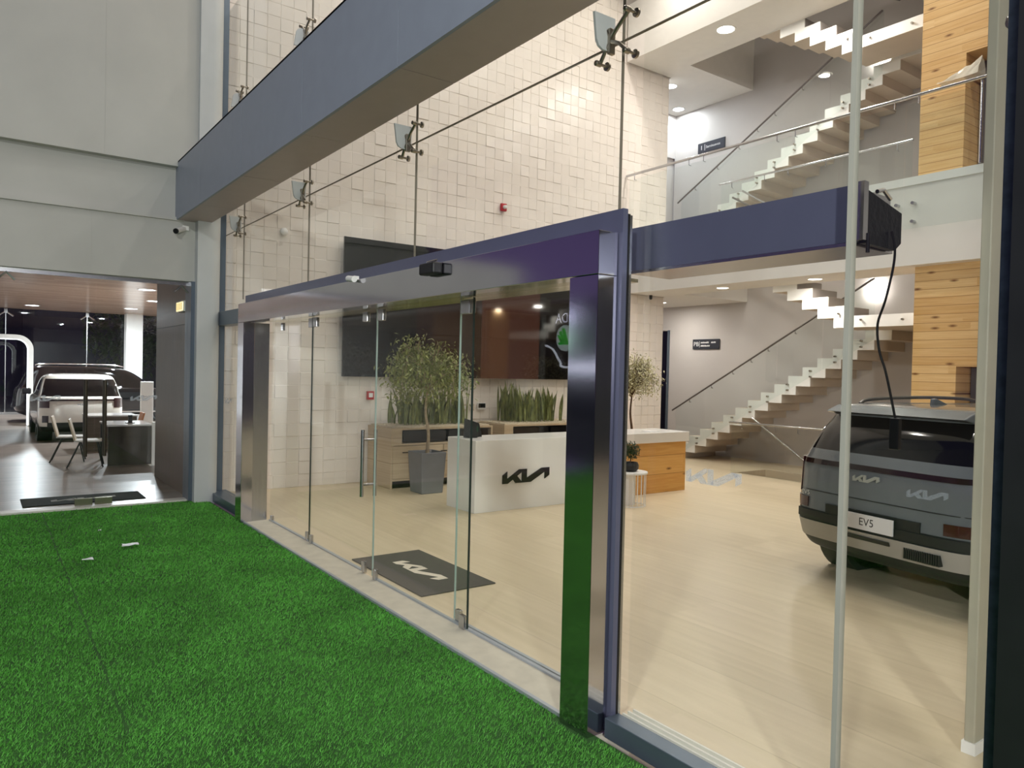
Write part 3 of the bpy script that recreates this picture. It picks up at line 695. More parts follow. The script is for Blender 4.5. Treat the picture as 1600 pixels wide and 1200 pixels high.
def flight_back(z0,label):
    r=thing('stair_flight',label,'stairs',(-8,12.6,z0+2.6))
    zl=2.975; R2=.1775; x0=-7.01
    top=[(-5.5,zl),(x0,zl)]
    for k in range(1,11): top+=[(x0-T*(k-1),zl+R2*k),(x0-T*k,zl+R2*k)]
    bot=[(top[-1][0],zl+R2*10-.2)]
    for k in range(10,0,-1): bot+=[(x0-T*(k-1)-.19,zl+R2*k-.2),(x0-T*(k-1)-.19,zl+R2*(k-1)-.2)]
    bot+=[(-5.5,zl-.2)]; prof=top+bot
    MB().prism(prof,(0,12.165,z0),(1,0,0),(0,0,1),(0,.79,0)).build('step_slab',CONC,r)
    MB().prism(prof,(0,12.15,z0),(1,0,0),(0,0,1),(0,.014,0)).build('side_face',WHITE,r)
    ri=MB()
    for k in range(1,11):
        x=x0-T*(k-1); ri.box(x-.0,x+.006,12.166,12.95,z0+zl+R2*(k-1)+.004,z0+zl+R2*k-.004)
    ri.build('riser_facing',mat('grey_riser_%d'%int(z0),(150,142,136),.6,vary=.05),r)
    for x,z in ((-7.1,3.02),(-6.7,2.9),(-6.0,2.88)): MB().tube([(x,12.11,z0+z),(x,12.15,z0+z)],.018,10).build('standoff',DKSTEEL,r)
    h=MB(); h.tube([(-6.6,12.9,z0+3.72),(-10.0,12.9,z0+5.66)],.02,10); h.build('handrail',MATS['dark_handrail_%d'%int(z0 if 'dark_handrail_%d'%int(z0) in MATS else 0)],r)
    return r
flight_back(0,'upper stair flight doubling back under the mezzanine beside the pine tower')
flight_up(4.75,'first floor stair flight seen through the balcony glass')
flight_back(4.75,'topmost stair flight at the upper right, above the balcony')
# landing infill behind the turn
struct(MB().box(-6.83,-5.5,12.956,13.098,2.775,2.975).build('trim_21',CONC))
# stairs going down
ds=thing('stair_flight','dark steps going down behind the glass guard beside the stairs','stairs',(-8.2,12.6,-1.4))
brown=mat('brown_tread',(140,112,84),.5,vary=.12)
m=MB()
for k in range(1,9): m.box(-9.15+.3*(k-1),-9.15+.3*k+.02,12.17,13.07,-.175*k-.04,-.175*k)
m.build('treads',brown,ds)
for nm,bx in (('wall_stairwell_back',(-9.15,-5.5,13.09,13.1,-2.4,-.25)),('wall_stairwell_end',(-5.5,-5.45,12.15,13.1,-2.4,-.25)),('wall_stairwell_top',(-9.2,-9.155,12.15,13.1,-2.4,-.25)),('floor_basement',(-9.15,-5.5,12.15,13.1,-2.5,-2.4))): struct(MB().box(*bx).build(nm,WHITE))
def guard(z,label,x0,x1):
    g=thing('stair_guard',label,'railing',((x0+x1)/2,12.1,z))
    n_=3; L=(x1-x0)/n_
    for i in range(n_): MB().box(x0+i*L+.008,x0+(i+1)*L-.008,12.085,12.097,z+.0,z+.95).build('glass_panel',RAILGLASS,g)
    m=MB(); m.tube([(x0-.05,12.09,z+.985),(x1,12.09,z+.985)],.02,12); m.build('top_rail',STEEL,g,smooth=50)
    for i in range(n_): 
        for q in (.2,.8):
            x=x0+(i+q)*L; MB().tube([(x,12.14,z+.86),(x,12.09,z+.88),(x,12.09,z+.97)],.006,6).build('rail_clip',STEEL,g)
    m=MB(); m.tube([(x0-.2,13.02,z+1.04),(x0+1.4,13.02,z+.04)],.019,12); m.build('sloping_rail',STEEL,g,smooth=50)
    return g
guard(0,'glass guard with slim steel rail around the stairwell, between desk and grey car',-9.25,-5.6)
guard(4.75,'glass guard with slim steel rail on the first floor, behind the balcony',-9.65,-5.9)
# balcony
bl=thing('balcony_railing','glass balcony balustrade with round steel handrail along the mezzanine edge','railing',(-7.5,11.15,4.1))
js=[-11.28,-9.48,-7.55,-5.55,-3.6,-1.7]
for a,b in zip(js[:-1],js[1:]):
    g=MB().box(a+.006,b-.006,11.13,11.144,4.13,5.97).build('glass_panel',RAILGLASS,bl)
    for x in (a+.14,b-.1):
        for z in (4.5,4.23): MB().tube([(x,11.105,z),(x,11.2,z)],.024,12).build('standoff',STEEL,bl)
    for x in (a+.2,b-.15): MB().tube([(x,11.137,5.93),(x,11.08,5.93),(x,11.08,6.03)],.007,6).build('rail_clip',STEEL,bl)
MB().tube([(-11.32,11.09,6.055),(-4.53,11.09,6.055),(-1.7,11.09,6.055)],.026,14).build('handrail',STEEL,bl,smooth=50)
MB().tube([(-4.53,11.14,4.9),(-4.53,11.14,6.03)],.02,10).build('end_post',CHROME,bl,smooth=50)
bg=thing('plastic_bag','crumpled clear plastic wrapping draped over the balcony handrail','bag',(-4.8,11.09,6.08))
m=MB(); N_=9
P=[]
for i in range(N_):
    for j in range(N_):
        u=i/(N_-1); v=j/(N_-1); x=-5.08+.56*u; z=6.083+(.05+.24*u)*math.sin(PI*v)*(.75+.25*random.random()); y=10.98+.24*v+random.gauss(0,.012)
        P.append((x,y,z+random.uniform(0,.012)))
m.add(P,[(i*N_+j,(i+1)*N_+j,(i+1)*N_+j+1,i*N_+j+1) for i in range(N_-1) for j in range(N_-1)])
pb=mat('clear_plastic_film',(226,220,205),.18,vary=.1); pb.node_tree.nodes['Principled BSDF'].inputs['Alpha'].default_value=.6
m.build('film',pb,bg)

# ------------------------------------------------------------------ vehicles
PAINTS = {}
def hermite(zs, cols, sub):
    zs=np.array(zs,float); C=np.array(cols,float); out=[]
    m=np.gradient(C,zs,axis=0)
    d=np.diff(C,axis=0)/np.diff(zs)[:,None]
    for i in range(1,len(zs)-1):
        for c in range(C.shape[1]):
            a,b=d[i-1,c],d[i,c]; m[i,c]=0 if a*b<=0 else 2*a*b/(a+b)
    m[0]=d[0]; m[-1]=d[-1]
    for i in range(len(zs)-1):
        h=zs[i+1]-zs[i]
        for k in range(sub):
            t=k/sub; out.append(np.r_[zs[i]+h*t,(2*t**3-3*t**2+1)*C[i]+(t**3-2*t**2+t)*h*m[i]+(-2*t**3+3*t**2)*C[i+1]+(t**3-t**2)*h*m[i+1]])
    out.append(np.r_[zs[-1],C[-1]]); return np.array(out)
def car_shell(root, S, paint, glassm, cladm):
    """S: rows of (z, rear x, front x, half width). Plan outline is rounded; faces go to body, windows or cladding."""
    rows=hermite([r[0] for r in S['rows']],[r[1:] for r in S['rows']],4)
    NR,NS,NF=12,30,12
    def outline(xr,xf,w):
        c=min(S.get('cr',.55),(xf-xr)*.35); cf=min(S.get('cf',1.0),(xf-xr)*.4); nr,nf=S.get('nr',4.5),S.get('nf',3.4); P=[]
        for i in range(NR):
            t=PI/2*i/NR; P.append((xr+c-c*max(math.cos(t),0)**(2/nr), w*math.sin(t)**(2/nr)))
        for i in range(NS): P.append((xr+c+(xf-cf-xr-c)*i/NS, w))
        for i in range(NF+1):
            t=PI/2*(1-i/NF); P.append((xf-cf+cf*max(math.cos(t),0)**(2/nf), w*math.sin(t)**(2/nf) if t>0 else 0))
        return P
    K=NR+NS+NF+1
    V=[];n=len(rows)
    for (z,xr,xf,w) in rows:
        P=outline(xr,xf,w); V+=[(x,y,z) for x,y in P]+[(x,-y,z) for x,y in P[1:-1][::-1]]
    M=2*K-2
    G={}
    for i in range(n-1):
        zc=(rows[i][0]+rows[i+1][0])/2
        for j in range(M):
            q=(i*M+j,i*M+(j+1)%M,(i+1)*M+(j+1)%M,(i+1)*M+j)
            jj=j if j<K-1 else M-1-j      # mirrored index
            x=sum(V[k][0] for k in q)/4
            G.setdefault(S['classify'](zc,x,jj,NR,NS,NF),[]).append(q)
    G.setdefault('body',[]).append(tuple((n-1)*M+k for k in range(M)))
    G.setdefault('cladding',[]).append(tuple(M-1-k for k in range(M)))
    pm={'body':paint,'cladding':cladm}
    for name,fs in G.items():
        used=sorted({k for f in fs for k in f}); ix={k:i for i,k in enumerate(used)}
        m=MB(); m.add([V[k] for k in used],[tuple(ix[k] for k in f) for f in fs])
        m.build(name, pm.get(name,glassm if 'window' in name or name=='windshield' else S['mats'].get(name,paint)), root, local=True, smooth=38)
def wheels(root, xs, w, r, rimm, rimr=.66, arch=True, cladm=None):
    for x in xs:
        for s in (-1,1):
            m=MB(); rot=Matrix.Rotation(-s*PI/2,3,'X')   # local z -> outward
            m.lathe([(r*rimr,-.22),(r*.93,-.22),(r,-.17),(r,-.03),(r*.94,0),(r*rimr,.0),(r*rimr,-.22)],(x,s*w,r),36,rot,cap=False)
            t=m.build('wheel',RUBBER,root,local=True,smooth=35)
            m=MB(); m.lathe([(0,-.05),(r*.2,-.02),(r*.2,-.05),(r*.6,-.06),(r*rimr,-.02),(r*rimr,-.2)],(x,s*w,r),36,rot,cap=False)
            for k in range(5):
                a=2*PI*k/5; d=Vector((math.cos(a),0,math.sin(a)))
                m.beam(Vector((x,s*(w-.025),r))+d*r*.12,Vector((x,s*(w-.02),r))+d*r*rimr*.97,.03,.07)
            m.build('rim',rimm,t,local=True,smooth=35)
            if arch:
                m=MB(); m.lathe([(r*1.0,-.3),(r*1.17,-.3),(r*1.2,-.0),(r*1.13,.004),(r*1.02,-.02),(r*1.0,-.3)],(x,s*w,r*1.02),36,rot,cap=False); m.build('wheel_arch',cladm or RUBBER,root,local=True,smooth=35)
GREYP=mat('matt_grey_car_paint',(112,117,120),.25,.2,vary=.02,coat=.6)
WHITECP=mat('white_car_paint',(236,230,220),.2,vary=.01,coat=.8)
BLACKCP=mat('black_car_paint',(10,11,14),.12,vary=.02,coat=1)
TINT=mat('tinted_car_glass',(12,13,14),.06,spec=.7,vary=.02)
CLAD=mat('black_cladding_plastic',(24,26,27),.5,vary=.06)
SILV=mat('silver_skid',(168,166,162),.4,.25,vary=.04)
TAIL=mat('dark_red_tail_lamp',(58,14,14),.15,vary=.05,coat=.8)
TAILB=mat('smoked_light_bar',(34,18,18),.12,vary=.03,coat=.8)
RIM=mat('alloy_rim',(120,122,125),.3,.9,vary=.03)

ev=thing('grey_suv','matt grey electric SUV parked with its rear towards the right glass pane','car',(-3.37,6.35,0),math.radians(80))
def cls(z,x,j,NR,NS,NF):
    rear=j<NR; 
    if z<.66: return 'cladding'
    if rear and 1.235<z<1.545 and j<NR-5: return 'rear_window'
    if (not rear) and 1.20<z<1.56 and j<NR+NS:
        k=(j-NR)/NS
        if .1<k<.86 and not (.33<k<.37) and not (.64<k<.67): return 'side_window'
    if j>=NR+NS and 1.12<z<1.6: return 'windshield'
    return 'body'
car_shell(ev,dict(rows=[(.22,.30,4.35,.80),(.30,.10,4.52,.88),(.42,.03,4.585,.915),(.55,.0,4.615,.93),(.75,.015,4.61,.9375),(.95,.03,4.56,.9375),(1.04,.035,4.35,.935),(1.09,.045,4.0,.93),(1.15,.075,3.7,.92),(1.22,.11,3.5,.905),(1.40,.21,3.12,.855),(1.55,.32,2.80,.80),(1.60,.335,2.62,.775),(1.645,.40,2.40,.72),(1.67,.62,2.15,.58),(1.68,.95,1.8,.3)],
   classify=cls,mats={},cr=.5,cf=1.1,nr=5.2,nf=3.6),GREYP,TINT,CLAD)
wheels(ev,(.86,3.62),.925,.365,RIM,cladm=CLAD)
# spoiler
m=MB(); m.prism([(.20,1.585),(.34,1.555),(.75,1.60),(.75,1.645),(.36,1.645)],(0,-.68,0),(1,0,0),(0,0,1),(0,1.36,0)); m.build('roof_spoiler',GREYP,ev,local=True,bevel=.012)
# light bar and corner lamps follow the rear face
def rear_strip(z0,z1,y0,y1,off,c=.5,nr=5.2,xr=.03,w=.9375,N=14,xr1=None):
    m=MB(); vs=[]
    for i in range(N+1):
        y=y0+(y1-y0)*i/N; t=min(abs(y)/w,.9995); q=(1-t**nr)**(1/nr); 
        for z,xx in ((z0,xr),(z1,xr if xr1 is None else xr1)):
            x=xx+c-c*q-off; vs+=[(x,y,z),(x+off+.012,y,z)]
    fs=[]
    for i in range(N):
        a=i*4; b=a+4; fs+=[(a,b,b+2,a+2),(a+1,a+3,b+3,b+1),(a+2,b+2,b+3,a+3),(a,a+1,b+1,b)]
    fs+=[(0,2,3,1),(N*4,N*4+1,N*4+3,N*4+2)]
    return m.add(vs,fs)
rear_strip(1.085,1.13,-.90,.90,.012,xr=.037,w=.933,xr1=.05).build('light_bar',TAILB,ev,local=True,smooth=40)
for s in (-1,1):
    rear_strip(.80,1.13,min(s*.85,s*.925),max(s*.85,s*.925),.012,xr=.022,w=.9385,N=8,xr1=.05).build('tail_light',TAIL,ev,local=True,smooth=40)
    rear_strip(.665,.76,min(s*.70,s*.90),max(s*.66,s*.90),.01,xr=.008,w=.936,N=8).build('reflector',TAIL,ev,local=True,smooth=40)
# bumper: raised black surround, silver skid
rear_strip(.58,.73,-.47,.47,.018,xr=.01,w=.936).build('plate_recess',CLAD,ev,local=True,smooth=40)
rear_strip(.56,.64,-.85,.85,.03,xr=.01,w=.93).build('bumper_shelf',CLAD,ev,local=True,smooth=40)
rear_strip(.38,.545,-.89,.89,.03,xr=.07,w=.93,xr1=.012,N=20).build('skid_plate',SILV,ev,local=True,smooth=40)
m=MB()
for k in range(16): 
    y=-.34-.02*k; m.box(-.005,.05,y-.006,y+.006,.41,.50)
m.build('skid_grille',CLAD,ev,local=True)
rear_strip(.475,.51,-.2,.3,.036,xr=.03,w=.93,xr1=.02,N=6).build('skid_slot',CLAD,ev,local=True)
pl=MB().box(-.045,-.03,-.255,.255,.575,.71).build('number_plate',WHITEP,ev,local=True)
text_mb('EV5',.095,(-.0455,0,.643),(0,-1,0),(0,0,1),.0).build('plate_lettering',INK,pl,local=True)
m=MB(); emblem(m,(.012,.19,.985),(0,-1,0),(0,0,1),.27,.012); m.build('emblem',mat('pale_badge',(196,198,194),.3,.6,vary=.02),ev,local=True)
text_mb('EV5',.06,(.012,.72,.80),(0,-1,0),(0,0,1),.0).build('badge_lettering',MATS['pale_badge'],ev,local=True)
rear_strip(.825,.832,-.84,.84,.004,xr=.02,w=.9375).build('tailgate_crease',CLAD,ev,local=True)
for s in (-1,1):
    m=MB(); m.tube(smooth_path([(.62,s*.63,1.655),(.8,s*.64,1.70),(1.6,s*.645,1.72),(2.3,s*.635,1.705),(2.55,s*.63,1.655)]),.017,8); m.build('roof_rail',mat('roof_rail_%d'%s,(110,108,104),.35,.6,vary=.03),ev,local=True,smooth=50)
m=MB(); m.prism([(.78,1.668),(1.02,1.672),(.83,1.735),(.79,1.73)],(0,-.02,0),(1,0,0),(0,0,1),(0,.04,0)); m.build('shark_fin_antenna',GREYP,ev,local=True,bevel=.01)
MB().box(.13,.2,-.08,.08,1.225,1.24).build('wiper_mount',CLAD,ev,local=True)
for s in (-1,1):
    m=MB(); m.obox((2.95,s*1.01,1.16),(.14,.22,.15)); m.build('wing_mirror',GREYP,ev,local=True,bevel=.03)

def suv_rows(L,W,H,belt,hood):
    h=W/2
    return [(.22,.28,L-.25,h*.86),(.32,.08,L-.08,h*.95),(.5,.0,L,h*.99),(.75,.01,L-.01,h),(hood-.08,.03,L-.08,h),(hood,.05,L-.35,h*.99),(hood+.06,.07,L-.95,h*.98),(belt,.12,L-1.2,h*.965),((belt+H)/2-.02,.25,L-1.62,h*.9),(H-.13,.38,L-2.0,h*.84),(H-.07,.42,L-2.25,h*.79),(H-.03,.55,L-2.6,h*.68),(H-.01,.85,L-2.9,h*.4)]
def cls2(belt,H):
    def c(z,x,j,NR,NS,NF):
        rear=j<NR
        if z<.36: return 'cladding'
        if rear and belt+.01<z<H-.14 and j<NR-3: return 'rear_window'
        if (not rear) and belt<z<H-.13 and j<NR+NS:
            k=(j-NR)/NS
            if .1<k<.93 and not (.33<k<.36) and not (.64<k<.67): return 'side_window'
        if j>=NR+NS and belt<z<H-.1: return 'windshield'
        return 'body'
    return c
# white SUV in the neighbouring showroom, tail towards us
wv=thing('white_suv','white SUV with its tail towards the glass in the left showroom','car',(-20.0,2.06,0),PI)
car_shell(wv,dict(rows=suv_rows(4.1,1.76,1.6,1.06,.98),classify=cls2(1.06,1.6),mats={},cr=.45,cf=.9,nr=4.2,nf=3.4),WHITECP,TINT,CLAD)
wheels(wv,(.8,3.3),.865,.34,RIM,cladm=CLAD)
for s in (-1,1):
    rear_strip(.80,1.03,min(s*.66,s*.86),max(s*.66,s*.86),.02,xr=.03,w=.879,c=.45,nr=4.2,N=8).build('tail_light',TAIL,wv,local=True,smooth=40)
    rear_strip(.46,.62,min(s*.68,s*.80),max(s*.68,s*.80),.012,xr=.0,w=.876,c=.45,nr=4.2,N=4).build('fog_lamp',TAILB,wv,local=True)
    m=MB(); m.obox((2.75,s*.98,1.1),(.14,.2,.15)); m.build('wing_mirror',BLACK,wv,local=True,bevel=.03)
rear_strip(.96,1.0,-.66,.66,.014,xr=.04,w=.879,c=.45,nr=4.2).build('light_bar',TAIL,wv,local=True)
rear_strip(.36,.46,-.7,.7,.02,xr=.02,w=.876,c=.45,nr=4.2).build('bumper_trim',CLAD,wv,local=True)
m=MB(); emblem(m,(-.02,.11,.86),(0,-1,0),(0,0,1),.22,.015); m.build('emblem',CHROME,wv,local=True)
# black people carrier, side-on behind it
bv=thing('black_suv','long black people carrier side-on behind the white SUV','car',(-27.3,.95,0),PI/2)
car_shell(bv,dict(rows=suv_rows(5.1,1.98,1.76,1.08,1.0),classify=cls2(1.08,1.76),mats={},cr=.5,cf=1.0,nr=4.6,nf=3.2),BLACKCP,TINT,CLAD)
wheels(bv,(1.0,4.1),.975,.36,RIM,cladm=CLAD)
for s in (-1,1):
    m=MB(); m.tube(smooth_path([(.6,s*.75,1.73),(.9,s*.76,1.79),(2.4,s*.76,1.80),(2.9,s*.75,1.74)]),.022,8); m.build('roof_rail',CHROME,bv,local=True,smooth=50)
    m=MB(); m.obox((3.55,s*1.08,1.14),(.16,.24,.17)); m.build('wing_mirror',BLACKCP,bv,local=True,bevel=.03)
    m=MB(); m.box(.4,4.6,s*.985-.012,s*.985+.012,.30,.345); m.build('sill_trim',CHROME,bv,local=True)

# ------------------------------------------------------------------ left showroom
struct(MB().box(-31.2,-11.8,2.6,9,-.25,0).box(-31.2,-10.95,-2.9,2.6,-.25,-.0).build('floor_left', DKFLOOR))
struct(MB().box(-11.12,-10.93,-2.9,2.45,-.2,.012).build('trim_22', tr))
struct(MB().box(-31.2,-11.8,2.6,9,3.68,3.8).box(-31.2,-11.2,-2.9,2.6,3.68,3.8).build('ceiling_left', CEILWOOD))
struct(MB().box(-13.5,-11.1,2.45,2.6,0,3.68).build('wall_wood', DKWOOD))
struct(MB().box(-13.48,-11.1,2.444,2.45,2.46,2.47).build('trim_23', BLACK))
struct(MB().box(-13.5,-11.8,2.6,2.75,0,3.68).build('wall_wood_back', WHITE))
struct(MB().box(-11.9,-11.75,2.75,9,0,3.68).build('wall_behind_tiles', WHITE))
struct(MB().box(-31.2,-11.8,8.8,9,0,3.68).build('wall_left_far', WHITE))
struct(MB().box(-31.2,-11.2,-3.0,-2.9,0,3.68).build('wall_left_near', WHITE))
struct(MB().box(-30.9,-30.4,4.5,5.05,0,3.68).build('column_white', WHITE))
# far glazing
k=30
fx=[-2.9,-1.6,.85,3.3,5.7,8.1]
for a,b in zip(fx[:-1],fx[1:]):
    k+=1; struct(MB().box(-31.02,-31.0,a+.01,b-.01,.08,3.66).build('window_%d'%k, GLASS))
    struct(MB().box(-31.03,-30.98,b-.012,b+.012,0,3.68).build('trim_%d'%(k+10), STEEL))
struct(MB().box(-31.1,-30.9,-2.9,9,0,.08).build('trim_50', STEEL))
for y in fx[2:4]:
    r=thing('glass_bracket','steel glass clamp at the head of the far window, %s'%({-1.6:'hidden at the left edge',.85:'above the arch',3.3:'above the black people carrier'}[y]),'glass bracket',(-30.95,y,3.5))
    MB().tube([(-30.9,y-.22,3.4),(-30.95,y,3.56),(-30.9,y+.22,3.4)],.03,8).build('arm',STEEL,r)
    MB().box(-30.98,-30.9,y-.05,y+.05,3.5,3.66).build('hub',STEEL,r)
# arch portal of light
ar=thing('light_arch','white glowing rounded arch behind the white SUV','light arch',(-25.5,-1.0,0))
pa=[(-25.5,1.3,0.02),(-25.5,1.3,2.2)]+[(-25.5,.95+.35*math.cos(t),2.2+.35*math.sin(t)) for t in np.linspace(.2,PI/2,7)]+[(-25.5,-2.2,2.55)]+[(-25.5,-2.2-.35*math.sin(t),2.2+.35*math.cos(t)) for t in np.linspace(.2,PI/2,7)]+[(-25.5,-2.55,0.02)]
def sweep_rect(path,wx,wn,off=0):
    m=MB(); vs=[]; P=[Vector(p) for p in path]
    for i,p in enumerate(P):
        t=(P[min(i+1,len(P)-1)]-P[max(i-1,0)]).normalized(); nn=Vector((0,t.z,-t.y))
        vs+=[p+nn*(off-wn)+Vector((-wx,0,0)),p+nn*(off-wn)+Vector((wx,0,0)),p+nn*(off+wn)+Vector((wx,0,0)),p+nn*(off+wn)+Vector((-wx,0,0))]
    fs=[(i*4+j,i*4+(j+1)%4,(i+1)*4+(j+1)%4,(i+1)*4+j) for i in range(len(P)-1) for j in range(4)]+[(3,2,1,0),tuple(len(P)*4-4+j for j in range(4))]
    return m.add(vs,fs)
sweep_rect(pa,.25,.06).build('arch_shell',WHITE,ar,smooth=40)
sweep_rect(pa,.2,.006,-.068).build('light_strip',mat('arch_light',(255,255,255),.5,vary=0,emit=(240,248,255),estr=2.2),ar)
# desks
def desk(name,label,x0,x1,y0,y1,wood):
    d=thing(name,label,'desk',((x0+x1)/2,(y0+y1)/2,0))
    MB().box(x0,x1,y0,y1,.715,.745).build('desktop',mat(name+'_top_%d'%int(-x0),(214,210,208),.12,vary=.03),d,bevel=.004)
    MB().box(x1-.04,x1-.01,y0+.02,y1-.02,.0,.715).build('front_panel',wood,d)
    MB().box(x0+.02,x1-.04,y1-.05,y1-.02,.0,.715).build('side_panel',wood,d)
    m=MB(); m.box(x0+.02,x0+.06,y0+.02,y0+.06,0,.715); m.build('leg',BLACK,d)
    m=MB(); m.box(x1-.09,x1-.05,y0+.02,y0+.06,0,.715); m.build('leg',BLACK,d)
    return d
gl=mat('grey_gloss_panel',(62,58,52),.12,vary=.05)
desk('office_desk','dark gloss desk with white top, nearest desk in the left showroom',-16.3,-15.2,1.96,2.72,gl)
desk('office_desk','wood-fronted desk with white top behind the nearer dark desk',-18.8,-17.9,1.92,2.9,WALNUT)
ph=thing('phone_stand','small black card terminal on the nearest desk in the left showroom','phone',(-15.6,2.4,.745))
MB().box(-15.63,-15.57,2.36,2.43,.746,.9).build('handset',BLACK,ph,bevel=.008)
MB().box(-15.68,-15.52,2.32,2.46,.746,.76).build('base',BLACK,ph)
# chairs facing +Y
CHW=mat('chair_shell',(196,176,150),.4,vary=.04); CHS=mat('pale_seat',(214,208,200),.5,vary=.03)
def chair(label,loc,rz,shell,grp=None):
    r=thing('visitor_chair',label,'chair',loc,rz,grp)
    m=MB(); m.box(-.22,.22,-.2,.24,.455,.485); m.build('seat',CHS,r,local=True,bevel=.012)
    m=MB(); m.prism([(-.2,.47),(-.17,.47),(-.27,.86),(-.30,.86)],(-.21,0,0),(0,1,0),(0,0,1),(.42,0,0)); m.build('backrest',shell,r,local=True,bevel=.012)
    for sx in (-1,1):
        for (a,b) in ((-.1,-.3),(.16,.26)):
            l=MB(); l.tube([(sx*.19,a,.46),(sx*.22,b,.0)],.013,8); l.build('leg',BLACK,r,local=True,smooth=50)
    return r
chair('visitor chair nearest the dark desk in the left showroom',(-15.35,1.66,0),-.15,CHW,'visitor chairs in the left showroom')
chair('visitor chair beside the white SUV, left of the other chair',(-16.25,1.46,0),-.15,CHW,'visitor chairs in the left showroom')
chair('tan leather chair behind the nearest desk in the left showroom',(-17.0,2.56,0),PI,mat('tan_leather',(186,116,66),.5,vary=.08))
sg=thing('display_totem','tall white display totem beyond the tan chair','totem',(-20,3.45,0))
MB().box(-20.1,-20,3.3,3.58,.02,1.43).build('panel',WHITE,sg,bevel=.01); MB().box(-20.2,-19.9,3.2,3.66,0,.02).build('base',STEEL,sg)
m=MB(); emblem(m,(-19.998,3.36,1.05),(0,1,0),(0,0,1),.14,.004); m.build('emblem_lettering',STEEL,sg)
po=thing('white_post','slim white post at the end of the wood-clad wall','post',(-13.7,2.42,0))
MB().box(-15.0,-14.94,2.66,2.72,0,.8).build('shaft',WHITE,po); MB().box(-15.05,-14.9,2.62,2.76,0,.015).build('base',WHITE,po)
es=thing('exit_sign','small lit yellow-white sign box high on the wood-clad wall','sign',(-11.45,2.42,2.64))
MB().box(-11.68,-11.22,2.38,2.444,2.64,2.79).build('housing',WHITE,es)
MB().box(-11.66,-11.24,2.374,2.38,2.655,2.775).build('lit_panel',mat('lit_sign',(255,240,200),.5,vary=0,emit=(255,232,170),estr=1.6),es)
m=MB()
for k_ in range(5): m.box(-11.62+.075*k_,-11.60+.075*k_,2.370,2.374,2.665,2.765)
m.build('grid_lines',mat('sign_line',(190,160,90),.6,vary=.02),es)
# glass doors of the left opening
for i,(a,b) in enumerate(((-2.85,-1.1),(-1.1,.28),(.285,1.27),(1.28,2.4))):
    d=struct(MB().box(-11.05,-11.038,a,b,.03,2.98).build('door_%d'%(20+i),DOORGLASS))
    if i in (2,3):
        y=1.17 if i==2 else 1.39
        MB().tube([(-10.99,y,.66),(-10.99,y,1.66)],.02,12).build('pull_handle',mat('bronze_handle_%d'%i,(74,68,58),.35,.8,vary=.05),d)
        MB().tube([(-11.1,y,.66),(-11.1,y,1.66)],.02,12).build('pull_handle',MATS['bronze_handle_%d'%i],d)
        y0=1.06 if i==2 else 1.29
        MB().box(-11.07,-11.02,y0,y0+.2,.02,.11).build('floor_patch',mat('brass_patch_%d'%i,(150,148,126),.3,.9,vary=.08),d)
m=MB(); emblem(m,(-11.034,1.69,1.38),(0,1,0),(0,0,1),.33,.001); tag(m.build('glass_sticker',FILM),"frosted letter emblem on the left showroom door, right of the handles",'sticker')
m=MB(); emblem(m,(-11.034,.56,1.38),(0,1,0),(0,0,1),.33,.001); tag(m.build('glass_sticker',FILM),"frosted letter emblem on the left showroom door, over the white SUV",'sticker')
hb=MB(); hb.box(-11.07,-11.02,-2.9,2.42,2.98,3.03); struct(hb.build('trim_51',STEEL))
for y,l in ((.3,'left'),(2.3,'right')):
    r=thing('door_hinge','steel spider hinge at the head of the left showroom doors, %s one'%l,'glass bracket',(-11.0,y,2.9))
    MB().tube([(-10.99,y-.09,2.88),(-10.98,y,2.97),(-10.99,y+.09,2.88)],.014,8).build('arm',STEEL,r)
dmat=thing('entrance_mat','dark doormat with a grey emblem behind the left showroom doors','doormat',(-11.65,1.23,0))
MB().box(-11.98,-11.33,.51,1.95,.001,.012).build('mat_body',MATD,dmat)
m=MB(); emblem(m,(-11.56,.84,.0122),(0,1,0),(-1,0,0),.78,.001); m.build('emblem_print',mat('grey_print',(150,148,140),.9,vary=.05),dmat)
# litter
for i,(x,y,s,l) in enumerate(((-8.4,1.31,.16,'crumpled white paper scrap on the turf, largest of the scraps'),(-7.98,.88,.1,'small grey paper scrap on the turf nearer the bottom left'),(-9.27,1.13,.035,'tiny white speck of litter on the turf near the left doors'))):
    m=MB(); q=[]
    for a in range(4):
        for b in range(3): q.append((x+s*.35*(b-1)+random.gauss(0,.008),y+s*(a-1.5)/3+random.gauss(0,.008),.022+random.uniform(0,.02)))
    m.add(q,[(a*3+b,(a+1)*3+b,(a+1)*3+b+1,a*3+b+1) for a in range(3) for b in range(2)])
    tag(m.build('paper_scrap',WHITEP),l,'litter')

